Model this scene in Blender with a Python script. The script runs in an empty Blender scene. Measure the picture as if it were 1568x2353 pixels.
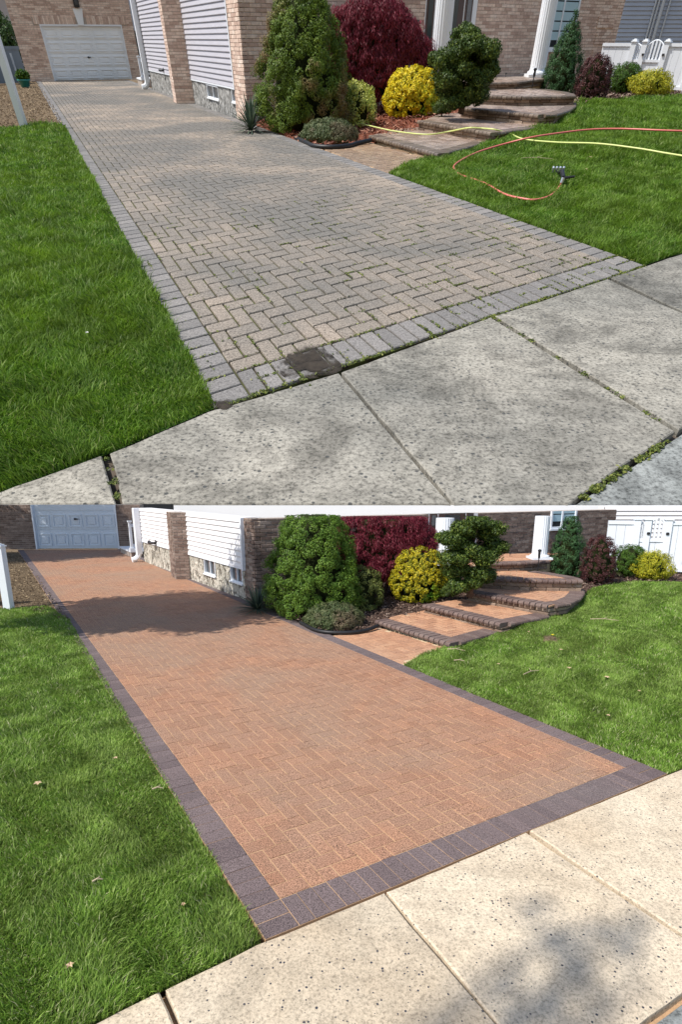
import bpy, math, random
import numpy as np
from math import sin, cos, atan, pi, radians
from mathutils import Vector, Matrix, Quaternion
from mathutils.geometry import delaunay_2d_cdt
random.seed(7); RNG = np.random.default_rng(7)
scene = bpy.context.scene
COL = scene.collection
# ------------------------------------------------------------------ camera
F, CX, CY, FW, FH = 1250.0, 784.0, 1450.0, 1568.0, 2353.0   # focal length and principal point (measured on the photograph)
EYE = 2.0                                                    # eye height above the lower driveway
PITCH = atan((CY - 1127.0) / F)
cd = bpy.data.cameras.new('camera'); cam = bpy.data.objects.new('camera', cd); COL.objects.link(cam)
cd.sensor_fit = 'VERTICAL'; cd.sensor_height = 36.0; cd.lens = 36.0 * F / FH
cd.shift_y = (CY - FH / 2) / FH
cd.clip_end = 3000; cd.clip_start = 0.05
cam.location = (0, 0, EYE); cam.rotation_euler = (pi / 2 - PITCH, 0, 0)
scene.camera = cam
# ------------------------------------------------------------------ sky and sun
SUN = Vector((-0.52, -0.40, 0.75)).normalized()
world = bpy.data.worlds.new('World'); scene.world = world; world.use_nodes = True
wn = world.node_tree.nodes; wl = world.node_tree.links
for n in list(wn): wn.remove(n)
sky = wn.new('ShaderNodeTexSky'); sky.sky_type = 'NISHITA'; sky.sun_disc = False
sky.sun_elevation = math.asin(SUN.z); sky.sun_rotation = math.atan2(SUN.x, SUN.y)
bg = wn.new('ShaderNodeBackground'); bg.inputs[1].default_value = 0.15
wo = wn.new('ShaderNodeOutputWorld')
wl.new(sky.outputs[0], bg.inputs[0]); wl.new(bg.outputs[0], wo.inputs[0])
sd = bpy.data.lights.new('sun', 'SUN'); sd.energy = 4.6; sd.angle = radians(0.5); sd.color = (1.0, 0.955, 0.89)
so = bpy.data.objects.new('sun', sd); COL.objects.link(so)
so.rotation_euler = SUN.to_track_quat('Z', 'Y').to_euler(); so.location = (0, 0, 60)
scene.view_settings.view_transform = 'Standard'; scene.view_settings.look = 'None'
scene.view_settings.exposure = 0.2; scene.view_settings.gamma = 1.0
try: scene.view_settings.use_curve_mapping = False
except Exception: pass
scene.cycles.max_bounces = 6; scene.cycles.diffuse_bounces = 3; scene.cycles.transparent_max_bounces = 6

# ------------------------------------------------------------------ the two yards: their own level ground, seen from the one camera
class Place:
    def __init__(s, horizon, h, k):
        s.p = atan((CY - horizon) / F); s.h = h; s.k = k; s.c = cos(s.p); s.s = sin(s.p)
        d = s.p - PITCH
        s.M = Matrix.Translation((0, 0, EYE)) @ Matrix.Rotation(d, 4, 'X') @ Matrix.Scale(k, 4) @ Matrix.Translation((0, 0, -h))
        s.zf = None
    def ray(s, px, py):
        x = (px - CX) / F; y = -(py - CY) / F
        return np.array([x, s.c + s.s * y, -s.s + s.c * y])
    def g(s, px, py, z=0.0):
        r = s.ray(px, py); q = r * ((z - s.h) / r[2]); q[2] = z; return q
    def hat(s, pt, py):
        q = -(py - CY) / F; return s.h + pt[1] * (q * s.c - s.s) / (s.c + q * s.s)
    def pl(s, px, py, o, n):
        r = s.ray(px, py); c = np.array([0, 0, s.h]); t = np.dot(np.array(o) - c, n) / np.dot(r, n); return c + r * t
    def depth(s, p): return s.c * p[1] - s.s * (p[2] - s.h)
    def z(s, x, y):
        if s.zf is None: return x * 0.0
        x = np.asarray(x, float); y = np.asarray(y, float)
        num = 0; den = 0
        for (cx, cy, cz) in s.zf:
            w = 1.0 / ((x - cx) ** 2 + (y - cy) ** 2 + 0.02) ** 1.5
            num = num + w * cz; den = den + w
        return num / den

U = Place(88, 1.6, 8.2)
L = Place(1127, EYE, 1.0)
E3 = np.array([0, 0, 1.0])
def V3(*a): return np.array(a, float)
def unit(v): return v / np.linalg.norm(v)

# ------------------------------------------------------------------ object helpers
def tag(o, label=None, cat=None, group=None, kind=None):
    if label: o['label'] = label
    if cat: o['category'] = cat
    if group: o['group'] = group
    if kind: o['kind'] = kind
    return o
def place_root(P, o, base):
    M = P.M @ Matrix.Translation(Vector(base))
    o.matrix_world = M
    o['_'] = 0; del o['_']
def thing(P, name, base, label, cat, group=None):
    o = bpy.data.objects.new(name, None); COL.objects.link(o)
    o.empty_display_size = 0.1
    place_root(P, o, base); tag(o, label, cat, group)
    BASE[o.name] = np.array(base, float)
    return o
BASE = {}
class MB:
    """collects polygons in a yard's own metres, plus one random number per polygon"""
    def __init__(s): s.v = []; s.f = []; s.r = []
    def poly(s, pts, r=0.5):
        i = len(s.v); s.v += [tuple(p) for p in pts]; s.f.append(tuple(range(i, i + len(pts)))); s.r.append(r)
    def box(s, o, ex, ey, ez, r=0.5, bev=0.0):
        """box from corner o along three edge vectors"""
        o = np.array(o, float); ex = np.array(ex, float); ey = np.array(ey, float); ez = np.array(ez, float)
        if np.dot(np.cross(ex, ey), ez) < 0: ex, ey = ey, ex
        if bev <= 0:
            c = [o, o + ex, o + ex + ey, o + ey, o + ez, o + ex + ez, o + ex + ey + ez, o + ey + ez]
            i = len(s.v); s.v += [tuple(q) for q in c]
            for f in ((0, 3, 2, 1), (4, 5, 6, 7), (0, 1, 5, 4), (1, 2, 6, 5), (2, 3, 7, 6), (3, 0, 4, 7)):
                s.f.append(tuple(i + a for a in f)); s.r.append(r)
        else:
            lx, ly, lz = (np.linalg.norm(a) for a in (ex, ey, ez))
            b = min(bev, lx * .4, ly * .4, lz * .4); ux, uy, uz = ex / lx, ey / ly, ez / lz
            P8 = {}
            i = len(s.v); n = 0
            for sx in (0, 1):
                for sy in (0, 1):
                    for sz in (0, 1):
                        c = o + ex * sx + ey * sy + ez * sz
                        dx = ux * b * (1 - 2 * sx); dy = uy * b * (1 - 2 * sy); dz = uz * b * (1 - 2 * sz)
                        P8[(sx, sy, sz, 0)] = i + n; s.v.append(tuple(c + dy + dz))
                        P8[(sx, sy, sz, 1)] = i + n + 1; s.v.append(tuple(c + dx + dz))
                        P8[(sx, sy, sz, 2)] = i + n + 2; s.v.append(tuple(c + dx + dy)); n += 3
            def q(*a): s.f.append(a); s.r.append(r)
            for sx in (0, 1):
                a = [P8[(sx, y, z, 0)] for y, z in ((0, 0), (1, 0), (1, 1), (0, 1))]
                q(*(a if sx else a[::-1]))
                a = [P8[(x, sx, z, 1)] for x, z in ((0, 0), (0, 1), (1, 1), (1, 0))]
                q(*(a if sx else a[::-1]))
                a = [P8[(x, y, sx, 2)] for x, y in ((0, 0), (1, 0), (1, 1), (0, 1))]
                q(*(a if sx else a[::-1]))
            for a_ in (0, 1):
                for b_ in (0, 1):
                    q(P8[(a_, b_, 0, 0)], P8[(a_, b_, 1, 0)], P8[(a_, b_, 1, 1)], P8[(a_, b_, 0, 1)])
                    q(P8[(0, a_, b_, 1)], P8[(1, a_, b_, 1)], P8[(1, a_, b_, 2)], P8[(0, a_, b_, 2)])
                    q(P8[(a_, 0, b_, 0)], P8[(a_, 1, b_, 0)], P8[(a_, 1, b_, 2)], P8[(a_, 0, b_, 2)])
            for k in [(x, y, z) for x in (0, 1) for y in (0, 1) for z in (0, 1)]:
                q(P8[k + (0,)], P8[k + (1,)], P8[k + (2,)])
    def prism(s, pts, z0, z1, r=0.5, bev=0.0, bottom=False, side=True):
        """upright prism over a polygon (list of (x,y)); z1 may be a function"""
        p = [np.array(q[:2], float) for q in pts]
        A = sum(p[i][0] * p[(i + 1) % len(p)][1] - p[(i + 1) % len(p)][0] * p[i][1] for i in range(len(p)))
        if A < 0: p = p[::-1]
        n = len(p); c = sum(p) / n; i = len(s.v)
        zf = (lambda q: z1(q)) if callable(z1) else (lambda q: z1)
        ring = []
        for q in p:
            d = c - q; l = np.linalg.norm(d) + 1e-9
            ring.append(q + d / l * min(bev * 1.4, l * .4))
        s.v += [(q[0], q[1], zf(q)) for q in ring]
        if bev > 0: s.v += [(q[0], q[1], zf(q) - bev) for q in p]
        s.v += [(q[0], q[1], z0) for q in p]
        s.f.append(tuple(range(i, i + n))); s.r.append(r)
        lv = [i, i + n, i + 2 * n] if bev > 0 else [i, i + n]
        for a, b in zip(lv[:-1], lv[1:]):
            if not side and b == lv[-1]: continue
            for j in range(n):
                k = (j + 1) % n; s.f.append((b + j, b + k, a + k, a + j)); s.r.append(r)
        if bottom: s.f.append(tuple(range(lv[-1] + n - 1, lv[-1] - 1, -1))); s.r.append(r)
    def tube(s, pts, rad, seg=8, r=0.5, cap=True):
        pts = [np.array(p, float) for p in pts]; n = len(pts)
        rad = [rad] * n if not hasattr(rad, '__len__') else rad
        i0 = len(s.v); up = None
        for j, p in enumerate(pts):
            t = unit(pts[min(j + 1, n - 1)] - pts[max(j - 1, 0)] + 1e-9)
            if up is None:
                up = V3(0, 0, 1) if abs(t[2]) < .9 else V3(1, 0, 0)
            a = unit(np.cross(up, t)); b = np.cross(t, a); up = b
            for k in range(seg):
                w = 2 * pi * k / seg; s.v.append(tuple(p + (a * cos(w) + b * sin(w)) * rad[j]))
        for j in range(n - 1):
            for k in range(seg):
                k2 = (k + 1) % seg; a = i0 + j * seg; b = a + seg
                s.f.append((a + k, a + k2, b + k2, b + k)); s.r.append(r)
        if cap:
            s.f.append(tuple(i0 + k for k in range(seg - 1, -1, -1))); s.r.append(r)
            s.f.append(tuple(i0 + (n - 1) * seg + k for k in range(seg))); s.r.append(r)
    def lathe(s, c, prof, seg=20, r=0.5, flute=0):
        """prof: (radius, z) upward around the vertical through c"""
        i0 = len(s.v); n = len(prof)
        for (R, z) in prof:
            for k in range(seg):
                w = 2 * pi * k / seg; rr = R * (1 - (flute if (k % 2) else 0)); s.v.append((c[0] + cos(w) * rr, c[1] + sin(w) * rr, c[2] + z))
        for j in range(n - 1):
            for k in range(seg):
                k2 = (k + 1) % seg; a = i0 + j * seg; b = a + seg
                s.f.append((a + k, a + k2, b + k2, b + k)); s.r.append(r)
        s.f.append(tuple(i0 + k for k in range(seg - 1, -1, -1))); s.r.append(r)
        s.f.append(tuple(i0 + (n - 1) * seg + k for k in range(seg))); s.r.append(r)
    def clipz(s, zc):
        """lower every vertex above the cut level to it"""
        s.v = [(x, y, min(z, zc)) for x, y, z in s.v]
        return s
    def build(s, name, mat, P, parent=None, base=None, smooth=False):
        if parent is not None: b = ROOTBASE(parent)
        else: b = np.array(base if base is not None else (0, 0, 0), float)
        me = bpy.data.meshes.new(name)
        v = np.array(s.v, float).reshape(-1, 3) - b
        me.from_pydata(v.tolist(), [], s.f)
        at = me.attributes.new('rnd', 'FLOAT', 'FACE'); at.data.foreach_set('value', np.array(s.r, dtype=np.float32))
        me.materials.append(mat)
        if smooth: me.polygons.foreach_set('use_smooth', [True] * len(me.polygons))
        me.update()
        o = bpy.data.objects.new(name, me); COL.objects.link(o)
        if parent is not None: o.parent = parent
        else: place_root(P, o, b)
        BASE[o.name] = b
        return o
def ROOTBASE(o): return BASE[o.name]
def tris_object(name, verts, faces, mat, P, parent=None, base=None, rnd=None, dom='FACE', nv=3):
    """big meshes straight from numpy arrays"""
    b = ROOTBASE(parent) if parent is not None else np.array(base if base is not None else (0, 0, 0), float)
    me = bpy.data.meshes.new(name); nf = len(faces)
    me.vertices.add(len(verts)); me.vertices.foreach_set('co', (verts - b).astype(np.float32).ravel())
    me.loops.add(nf * nv); me.loops.foreach_set('vertex_index', faces.astype(np.int32).ravel())
    me.polygons.add(nf); me.polygons.foreach_set('loop_start', np.arange(0, nf * nv, nv, dtype=np.int32))
    me.polygons.foreach_set('loop_total', np.full(nf, nv, dtype=np.int32))
    if rnd is not None:
        at = me.attributes.new('rnd', 'FLOAT', dom); at.data.foreach_set('value', rnd.astype(np.float32))
    me.materials.append(mat); me.update(calc_edges=True)
    o = bpy.data.objects.new(name, me); COL.objects.link(o)
    if parent is not None: o.parent = parent
    else: place_root(P, o, b)
    BASE[o.name] = b
    return o

# ------------------------------------------------------------------ materials
MATS = {}
class NT:
    def __init__(s, name, rough=0.8, spec=0.3):
        m = bpy.data.materials.new(name); m.use_nodes = True; s.m = m; s.t = m.node_tree; s.n = s.t.nodes; s.l = s.t.links
        s.b = s.n['Principled BSDF']; s.b.inputs['Roughness'].default_value = rough
        s.b.inputs['Specular IOR Level'].default_value = spec
        s.tc = s.n.new('ShaderNodeTexCoord'); MATS[name] = m
    def noise(s, scale, detail=4, rough=0.55, dist=0.0, stretch=None):
        x = s.n.new('ShaderNodeTexNoise'); x.inputs['Scale'].default_value = scale; x.inputs['Detail'].default_value = detail
        x.inputs['Roughness'].default_value = rough; x.inputs['Distortion'].default_value = dist
        if stretch:
            mp = s.n.new('ShaderNodeMapping'); mp.inputs['Scale'].default_value = stretch
            s.l.new(s.tc.outputs['Object'], mp.inputs[0]); s.l.new(mp.outputs[0], x.inputs['Vector'])
        else: s.l.new(s.tc.outputs['Object'], x.inputs['Vector'])
        return x.outputs[0]
    def vor(s, scale, feature='F1', rnd=1.0):
        x = s.n.new('ShaderNodeTexVoronoi'); x.inputs['Scale'].default_value = scale; x.feature = feature
        x.inputs['Randomness'].default_value = rnd
        s.l.new(s.tc.outputs['Object'], x.inputs['Vector']); return x
    def ramp(s, fac, stops, interp='LINEAR'):
        x = s.n.new('ShaderNodeValToRGB'); cr = x.color_ramp; cr.interpolation = interp
        while len(cr.elements) < len(stops): cr.elements.new(0.5)
        for e, (p, c) in zip(cr.elements, stops):
            e.position = p; e.color = (c[0], c[1], c[2], 1) if hasattr(c, '__len__') else (c, c, c, 1)
        s.l.new(fac, x.inputs[0]); return x.outputs[0]
    def mix(s, fac, a, b, mode='MIX'):
        x = s.n.new('ShaderNodeMix'); x.data_type = 'RGBA'; x.blend_type = mode
        for i, q in ((0, fac), (6, a), (7, b)):
            if hasattr(q, 'links') or isinstance(q, bpy.types.NodeSocket): s.l.new(q, x.inputs[i])
            elif i == 0: x.inputs[0].default_value = q
            else: x.inputs[i].default_value = (q[0], q[1], q[2], 1)
        return x.outputs[2]
    def attr(s, name='rnd'):
        x = s.n.new('ShaderNodeAttribute'); x.attribute_name = name; return x.outputs['Fac']
    def math(s, op, a, b=0.0):
        x = s.n.new('ShaderNodeMath'); x.operation = op
        for i, q in enumerate((a, b)):
            if isinstance(q, bpy.types.NodeSocket): s.l.new(q, x.inputs[i])
            else: x.inputs[i].default_value = q
        return x.outputs[0]
    def col(s, c):
        if isinstance(c, bpy.types.NodeSocket): s.l.new(c, s.b.inputs['Base Color'])
        else: s.b.inputs['Base Color'].default_value = (c[0], c[1], c[2], 1)
        return s
    def rough(s, c): s.l.new(c, s.b.inputs['Roughness']); return s
    def bump(s, h, strength=0.3, dist=0.01):
        x = s.n.new('ShaderNodeBump'); x.inputs['Strength'].default_value = strength; x.inputs['Distance'].default_value = dist
        s.l.new(h, x.inputs['Height']); s.l.new(x.outputs[0], s.b.inputs['Normal']); return s
    def translucent(s, col, fac):
        t = s.n.new('ShaderNodeBsdfTranslucent'); mx = s.n.new('ShaderNodeMixShader'); mx.inputs[0].default_value = fac
        if isinstance(col, bpy.types.NodeSocket): s.l.new(col, t.inputs[0])
        else: t.inputs[0].default_value = (*col, 1)
        out = s.n['Material Output']; s.l.new(s.b.outputs[0], mx.inputs[1]); s.l.new(t.outputs[0], mx.inputs[2]); s.l.new(mx.outputs[0], out.inputs[0]); return s

def paver_mat(name, c3, grey, stain_lo, stain_hi, stain_amt, speck=0.3, rough=0.85, spec=0.2, size=1.0, moss=0.0):
    t = NT(name, rough, spec)
    c = t.ramp(t.attr(), [(0.0, c3[0]), (0.5, c3[1]), (1.0, c3[2])])
    st = t.ramp(t.noise(0.42 / size, 6, 0.6, 0.4), [(stain_lo, 0.0), (stain_hi, 1.0)])
    st2 = t.ramp(t.noise(1.9 / size, 5, 0.65), [(0.42, 0.0), (0.66, 0.7)])
    fac = t.math('MULTIPLY', t.math('MAXIMUM', st, t.math('MULTIPLY', st2, 0.6)), stain_amt)
    c = t.mix(fac, c, grey)
    sp = t.ramp(t.noise(105 / size, 3, 0.8), [(0.36, max(.15, 1 - speck * 1.3)), (0.48, 1.0), (0.66, 1 + speck)])
    c = t.mix(1.0, c, sp, 'MULTIPLY')
    sp2 = t.ramp(t.noise(38 / size, 4, 0.7), [(0.3, 0.80), (0.7, 1.16)])
    c = t.mix(1.0, c, sp2, 'MULTIPLY')
    t.col(c); t.bump(t.noise(170 / size, 3, 0.7), 0.5, 0.004 * size)
    return t.m
paver_mat('paver_before', [(0.265, 0.222, 0.178), (0.32, 0.262, 0.205), (0.39, 0.312, 0.24)], (0.155, 0.146, 0.13), 0.33, 0.56, 0.95, 0.5, size=1.7)
paver_mat('border_before', [(0.17, 0.16, 0.15), (0.205, 0.192, 0.18), (0.25, 0.232, 0.215)], (0.17, 0.165, 0.155), 0.42, 0.7, 0.75, 0.34, size=1.7)
paver_mat('paver_after', [(0.305, 0.155, 0.093), (0.34, 0.182, 0.115), (0.38, 0.198, 0.118)], (0.30, 0.20, 0.14), 0.40, 0.60, 0.8, 0.75, size=0.75)
paver_mat('border_after', [(0.128, 0.097, 0.096), (0.150, 0.114, 0.111), (0.175, 0.132, 0.128)], (0.175, 0.142, 0.135), 0.42, 0.65, 0.7, 0.6, size=0.75)
paver_mat('wet_paver', [(0.30, 0.185, 0.105), (0.37, 0.245, 0.15), (0.44, 0.31, 0.20)], (0.24, 0.19, 0.145), 0.42, 0.62, 0.6, 0.3, rough=0.32, spec=0.5, size=1.7)
paver_mat('wet_step', [(0.22, 0.15, 0.11), (0.31, 0.225, 0.175), (0.40, 0.305, 0.25)], (0.28, 0.25, 0.22), 0.42, 0.62, 0.6, 0.3, rough=0.38, spec=0.5, size=1.7)
paver_mat('step_paver', [(0.40, 0.205, 0.12), (0.47, 0.25, 0.145), (0.53, 0.30, 0.175)], (0.40, 0.26, 0.18), 0.42, 0.62, 0.5, 0.3, size=0.75)
paver_mat('nosing_wet', [(0.13, 0.095, 0.07), (0.18, 0.135, 0.10), (0.24, 0.185, 0.14)], (0.16, 0.14, 0.12), 0.45, 0.65, 0.5, 0.25, rough=0.4, spec=0.5, size=1.7)
paver_mat('nosing_dry', [(0.13, 0.088, 0.078), (0.165, 0.115, 0.10), (0.20, 0.145, 0.125)], (0.16, 0.125, 0.11), 0.45, 0.65, 0.4, 0.3, size=0.75)
def joint_mat(name, c, moss, amt, size):
    t = NT(name, 0.95, 0.1)
    m = t.ramp(t.noise(1.6 / size, 5, 0.7), [(0.5 - amt * .2, 0.0), (0.62, 1.0)])
    m2 = t.ramp(t.noise(14 / size, 3, 0.7), [(0.40, 0.0), (0.60, 1.0)])
    b = t.mix(t.noise(60 / size, 3), tuple(x * .7 for x in c), tuple(x * 1.3 for x in c))
    t.col(t.mix(t.math('MULTIPLY', t.math('MULTIPLY', m, m2), amt), b, moss)); t.bump(t.noise(120 / size, 3), 0.6, 0.01 * size)
joint_mat('joint_dark', (0.055, 0.045, 0.032), (0.09, 0.115, 0.025), 1.0, 1.7)
joint_mat('joint_sand', (0.50, 0.325, 0.19), (0.45, 0.28, 0.16), 0.0, 0.75)
joint_mat('joint_step', (0.62, 0.47, 0.30), (0.34, 0.27, 0.18), 0.0, 1.0)
def concrete(name, c, dark, size, dirt, agg, dens, mot=1.0):
    t = NT(name, 0.9, 0.2)
    b = t.mix(t.ramp(t.noise(0.8 / size, 6, 0.65, 0.3), [(0.34, 0.0), (0.66, 1.0)]), c, dirt)
    m = t.ramp(t.noise(9 / size, 6, 0.75), [(0.30, 0.60), (0.5, 1.0), (0.70, 1.22)])
    b = t.mix(mot, b, m, 'MULTIPLY')
    st_ = t.ramp(t.noise(2.6 / size, 7, 0.75, 0.8), [(0.36, 0.62 if mot == 1 else 0.86), (0.5, 1.0), (0.7, 1.1)])
    b = t.mix(1.0, b, st_, 'MULTIPLY')
    b = t.mix(1.0, b, t.ramp(t.attr(), [(0.0, 0.88), (1.0, 1.1)]), 'MULTIPLY')
    f = t.ramp(t.noise(75 / size, 3, 0.8), [(0.36, 0.42), (0.48, 1.0), (0.64, 1.32)])
    b = t.mix(0.9 * mot ** .5, b, f, 'MULTIPLY')
    # exposed aggregate chips: angular cells, only some of them, thicker in patches
    v = t.vor(62 / size); col = v.outputs['Color']
    sep = t.n.new('ShaderNodeSeparateColor'); t.l.new(col, sep.inputs[0])
    pick = t.ramp(t.math('ADD', sep.outputs[0], t.math('MULTIPLY', t.math('SUBTRACT', t.noise(0.9 / size, 2), 0.5), 0.8)), [(dens, 0.0), (dens + .02, 1.0)])
    near = t.ramp(t.math('ADD', v.outputs['Distance'], t.math('MULTIPLY', sep.outputs[1], 0.35)), [(0.36, 1.0), (0.42, 0.0)])
    b = t.mix(t.math('MULTIPLY', t.math('MULTIPLY', pick, near), agg), b, dark)
    t.col(b); t.bump(t.noise(60 / size, 5, 0.75), 0.5, 0.006 * size)
concrete('concrete_before', (0.33, 0.307, 0.257), (0.065, 0.067, 0.065), 1.9, (0.165, 0.16, 0.14), 0.9, 0.66)
concrete('concrete_after', (0.62, 0.525, 0.39), (0.06, 0.06, 0.07), 0.95, (0.52, 0.415, 0.29), 1.0, 0.80, 0.5)
concrete('street_concrete', (0.25, 0.26, 0.245), (0.08, 0.09, 0.09), 1.9, (0.19, 0.20, 0.19), 0.4, 0.9)
def simple(name, c, rough=0.6, spec=0.4, var=0.08, scale=6, bump=0.0, bd=0.003, metal=0.0, stretch=None, detail=4):
    t = NT(name, rough, spec)
    n = t.noise(scale, detail, 0.6, stretch=stretch)
    t.col(t.mix(1.0, c, t.ramp(n, [(0.3, 1 - var), (0.7, 1 + var)]), 'MULTIPLY'))
    t.b.inputs['Metallic'].default_value = metal
    if bump: t.bump(t.noise(scale * 6, 4, 0.7, stretch=stretch), bump, bd)
    return t.m
def brick_mat(name, c3, size):
    t = NT(name, 0.9, 0.15)
    c = t.ramp(t.attr(), [(0.0, c3[0]), (0.35, c3[1]), (0.75, c3[2]), (1.0, c3[3])])
    c = t.mix(1.0, c, t.ramp(t.noise(16 / size, 5, 0.7), [(0.3, 0.76), (0.7, 1.2)]), 'MULTIPLY')
    c = t.mix(1.0, c, t.ramp(t.noise(90 / size, 2, 0.7), [(0.3, 0.85), (0.7, 1.1)]), 'MULTIPLY')
    t.col(c); t.bump(t.noise(40 / size, 5, 0.75), 0.7, 0.012 * size)
brick_mat('brick_lit', [(0.50, 0.35, 0.28), (0.66, 0.49, 0.40), (0.76, 0.59, 0.48), (0.80, 0.66, 0.56)], 1.3)  # upper front wall gets no sun; sunlit brightness is put into the colour
brick_mat('brick_shaded', [(0.16, 0.11, 0.09), (0.22, 0.16, 0.13), (0.27, 0.20, 0.165), (0.32, 0.25, 0.21)], 1.0)  # same brick in the lower yard, with the wall's shade put into its colour
brick_mat('stone_block', [(0.15, 0.105, 0.08), (0.23, 0.165, 0.125), (0.31, 0.23, 0.175), (0.36, 0.28, 0.22)], 1.2)
simple('mortar', (0.42, 0.36, 0.31), 0.95, 0.1, 0.15, 20)
simple('mortar_dark', (0.12, 0.10, 0.085), 0.95, 0.1, 0.2, 20)
simple('siding_grey', (0.47, 0.455, 0.49), 0.55, 0.4, 0.05, 2.0, 0.15, 0.002, stretch=(1, 1, 8))  # same house siding as siding_white; weaker light on the upper wall is in the colour
simple('siding_white', (0.82, 0.80, 0.80), 0.5, 0.4, 0.04, 2.0, 0.15, 0.002, stretch=(1, 1, 8))
simple('siding_blue', (0.36, 0.42, 0.53), 0.6, 0.3, 0.05, 2.0)
simple('vinyl_white', (0.80, 0.83, 0.87), 0.4, 0.45, 0.03, 1.5)
simple('white_paint', (0.80, 0.82, 0.84), 0.45, 0.4, 0.04, 2.5, 0.1)
simple('garage_bright', (0.84, 0.87, 0.90), 0.5, 0.4, 0.05, 1.2, 0.08)  # lightened copy of garage_paint; brighter light on the upper door is in the colour
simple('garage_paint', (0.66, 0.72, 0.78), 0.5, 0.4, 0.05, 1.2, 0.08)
simple('terrace_paint', (0.86, 0.86, 0.86), 0.7, 0.2, 0.02, 0.5)
simple('grey_vinyl', (0.20, 0.23, 0.26), 0.6, 0.3, 0.08, 2.0)
simple('dark_metal', (0.02, 0.02, 0.022), 0.45, 0.5, 0.2, 20)
simple('chrome', (0.55, 0.57, 0.60), 0.3, 0.5, 0.1, 20, metal=0.8)
simple('black_plastic', (0.014, 0.014, 0.015), 0.5, 0.4, 0.2, 20)
simple('teal_glaze', (0.03, 0.22, 0.20), 0.3, 0.5, 0.1, 8)
simple('hose_yellow', (0.60, 0.66, 0.22), 0.4, 0.45, 0.06, 8)
simple('hose_coral', (0.66, 0.17, 0.14), 0.4, 0.45, 0.06, 8)
simple('mailbox_beige', (0.42, 0.36, 0.22), 0.4, 0.5, 0.1, 8)
simple('door_brown', (0.07, 0.035, 0.028), 0.4, 0.5, 0.2, 8, stretch=(6, 6, 1))
simple('blind_fabric', (0.42, 0.60, 0.66), 0.5, 0.4, 0.04, 3)
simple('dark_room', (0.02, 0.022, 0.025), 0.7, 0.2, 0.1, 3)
simple('bark', (0.13, 0.085, 0.06), 0.9, 0.2, 0.35, 12, 0.9, 0.02, stretch=(4, 4, 1))
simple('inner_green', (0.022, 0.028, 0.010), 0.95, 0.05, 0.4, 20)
simple('stem_dark', (0.05, 0.037, 0.025), 0.9, 0.2, 0.3, 12)
simple('twig', (0.42, 0.33, 0.22), 0.8, 0.2, 0.2, 12)
simple('dry_leaf', (0.55, 0.40, 0.25), 0.7, 0.3, 0.25, 12)
simple('flower_yellow', (0.85, 0.65, 0.02), 0.6, 0.3, 0.05, 12)
simple('white_pebble', (0.75, 0.74, 0.70), 0.7, 0.3, 0.05, 12)
t = NT('mud', 0.9, 0.2); t.col(t.ramp(t.noise(9, 6, .7), [(0.35, (0.022, 0.018, 0.014)), (0.6, (0.05, 0.04, 0.03))])); t.bump(t.noise(20, 6, .7), .8, .02)
t.l.new(t.ramp(t.math('ADD', t.attr(), t.math('MULTIPLY', t.math('SUBTRACT', t.noise(7, 7, .75), .5), 2.2)), [(0.28, 0.0), (0.62, 0.95)]), t.b.inputs['Alpha'])
simple('mud_solid', (0.085, 0.068, 0.052), 0.9, 0.2, 0.35, 3, 0.8, 0.02, detail=8)
simple('terrain_soil', (0.16, 0.115, 0.07), 0.95, 0.1, 0.3, 3)
def glass_mat():
    t = NT('window_glass', 0.06, 0.6); t.col((0.045, 0.055, 0.065)); t.b.inputs['Coat Weight'].default_value = 0.3
glass_mat()
def stucco(name, lo, hi, dark):
    t = NT(name, 0.9, 0.15)
    n = t.noise(5.5, 5, 0.6, 0.9, stretch=(1.7, 1.7, 1.0))
    t.col(t.ramp(n, [(0.40, dark), (0.49, lo), (0.62, hi)])); t.bump(n, 1.0, 0.10)
stucco('stucco_before', (0.27, 0.265, 0.25), (0.42, 0.41, 0.39), (0.12, 0.115, 0.105))
stucco('stucco_after', (0.46, 0.43, 0.36), (0.66, 0.61, 0.52), (0.17, 0.15, 0.12))
def ground_mat(name, a, b, c, size, sc=26):
    t = NT(name, 0.95, 0.1)
    n = t.ramp(t.noise(sc / size, 6, 0.8), [(0.32, a), (0.5, b), (0.68, c)])
    n = t.mix(1.0, n, t.ramp(t.noise(1.4 / size, 4), [(0.3, 0.75), (0.7, 1.25)]), 'MULTIPLY')
    t.col(n); t.bump(t.noise(sc * 1.5 / size, 5, 0.8), 1.0, 0.03 * size)
ground_mat('mulch_red', (0.05, 0.018, 0.011), (0.17, 0.055, 0.032), (0.33, 0.13, 0.075), 1.7)
ground_mat('mulch_brown', (0.03, 0.018, 0.014), (0.10, 0.062, 0.048), (0.24, 0.165, 0.13), 1.0)
ground_mat('soil_before', (0.06, 0.042, 0.026), (0.13, 0.092, 0.055), (0.30, 0.22, 0.13), 1.7)
ground_mat('soil_after', (0.07, 0.05, 0.03), (0.16, 0.115, 0.07), (0.36, 0.27, 0.17), 1.0)
ground_mat('turf_before', (0.020, 0.045, 0.008), (0.03, 0.07, 0.01), (0.05, 0.09, 0.015), 1.7)
ground_mat('turf_after', (0.07, 0.09, 0.02), (0.11, 0.15, 0.03), (0.17, 0.19, 0.06), 1.0)
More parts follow.
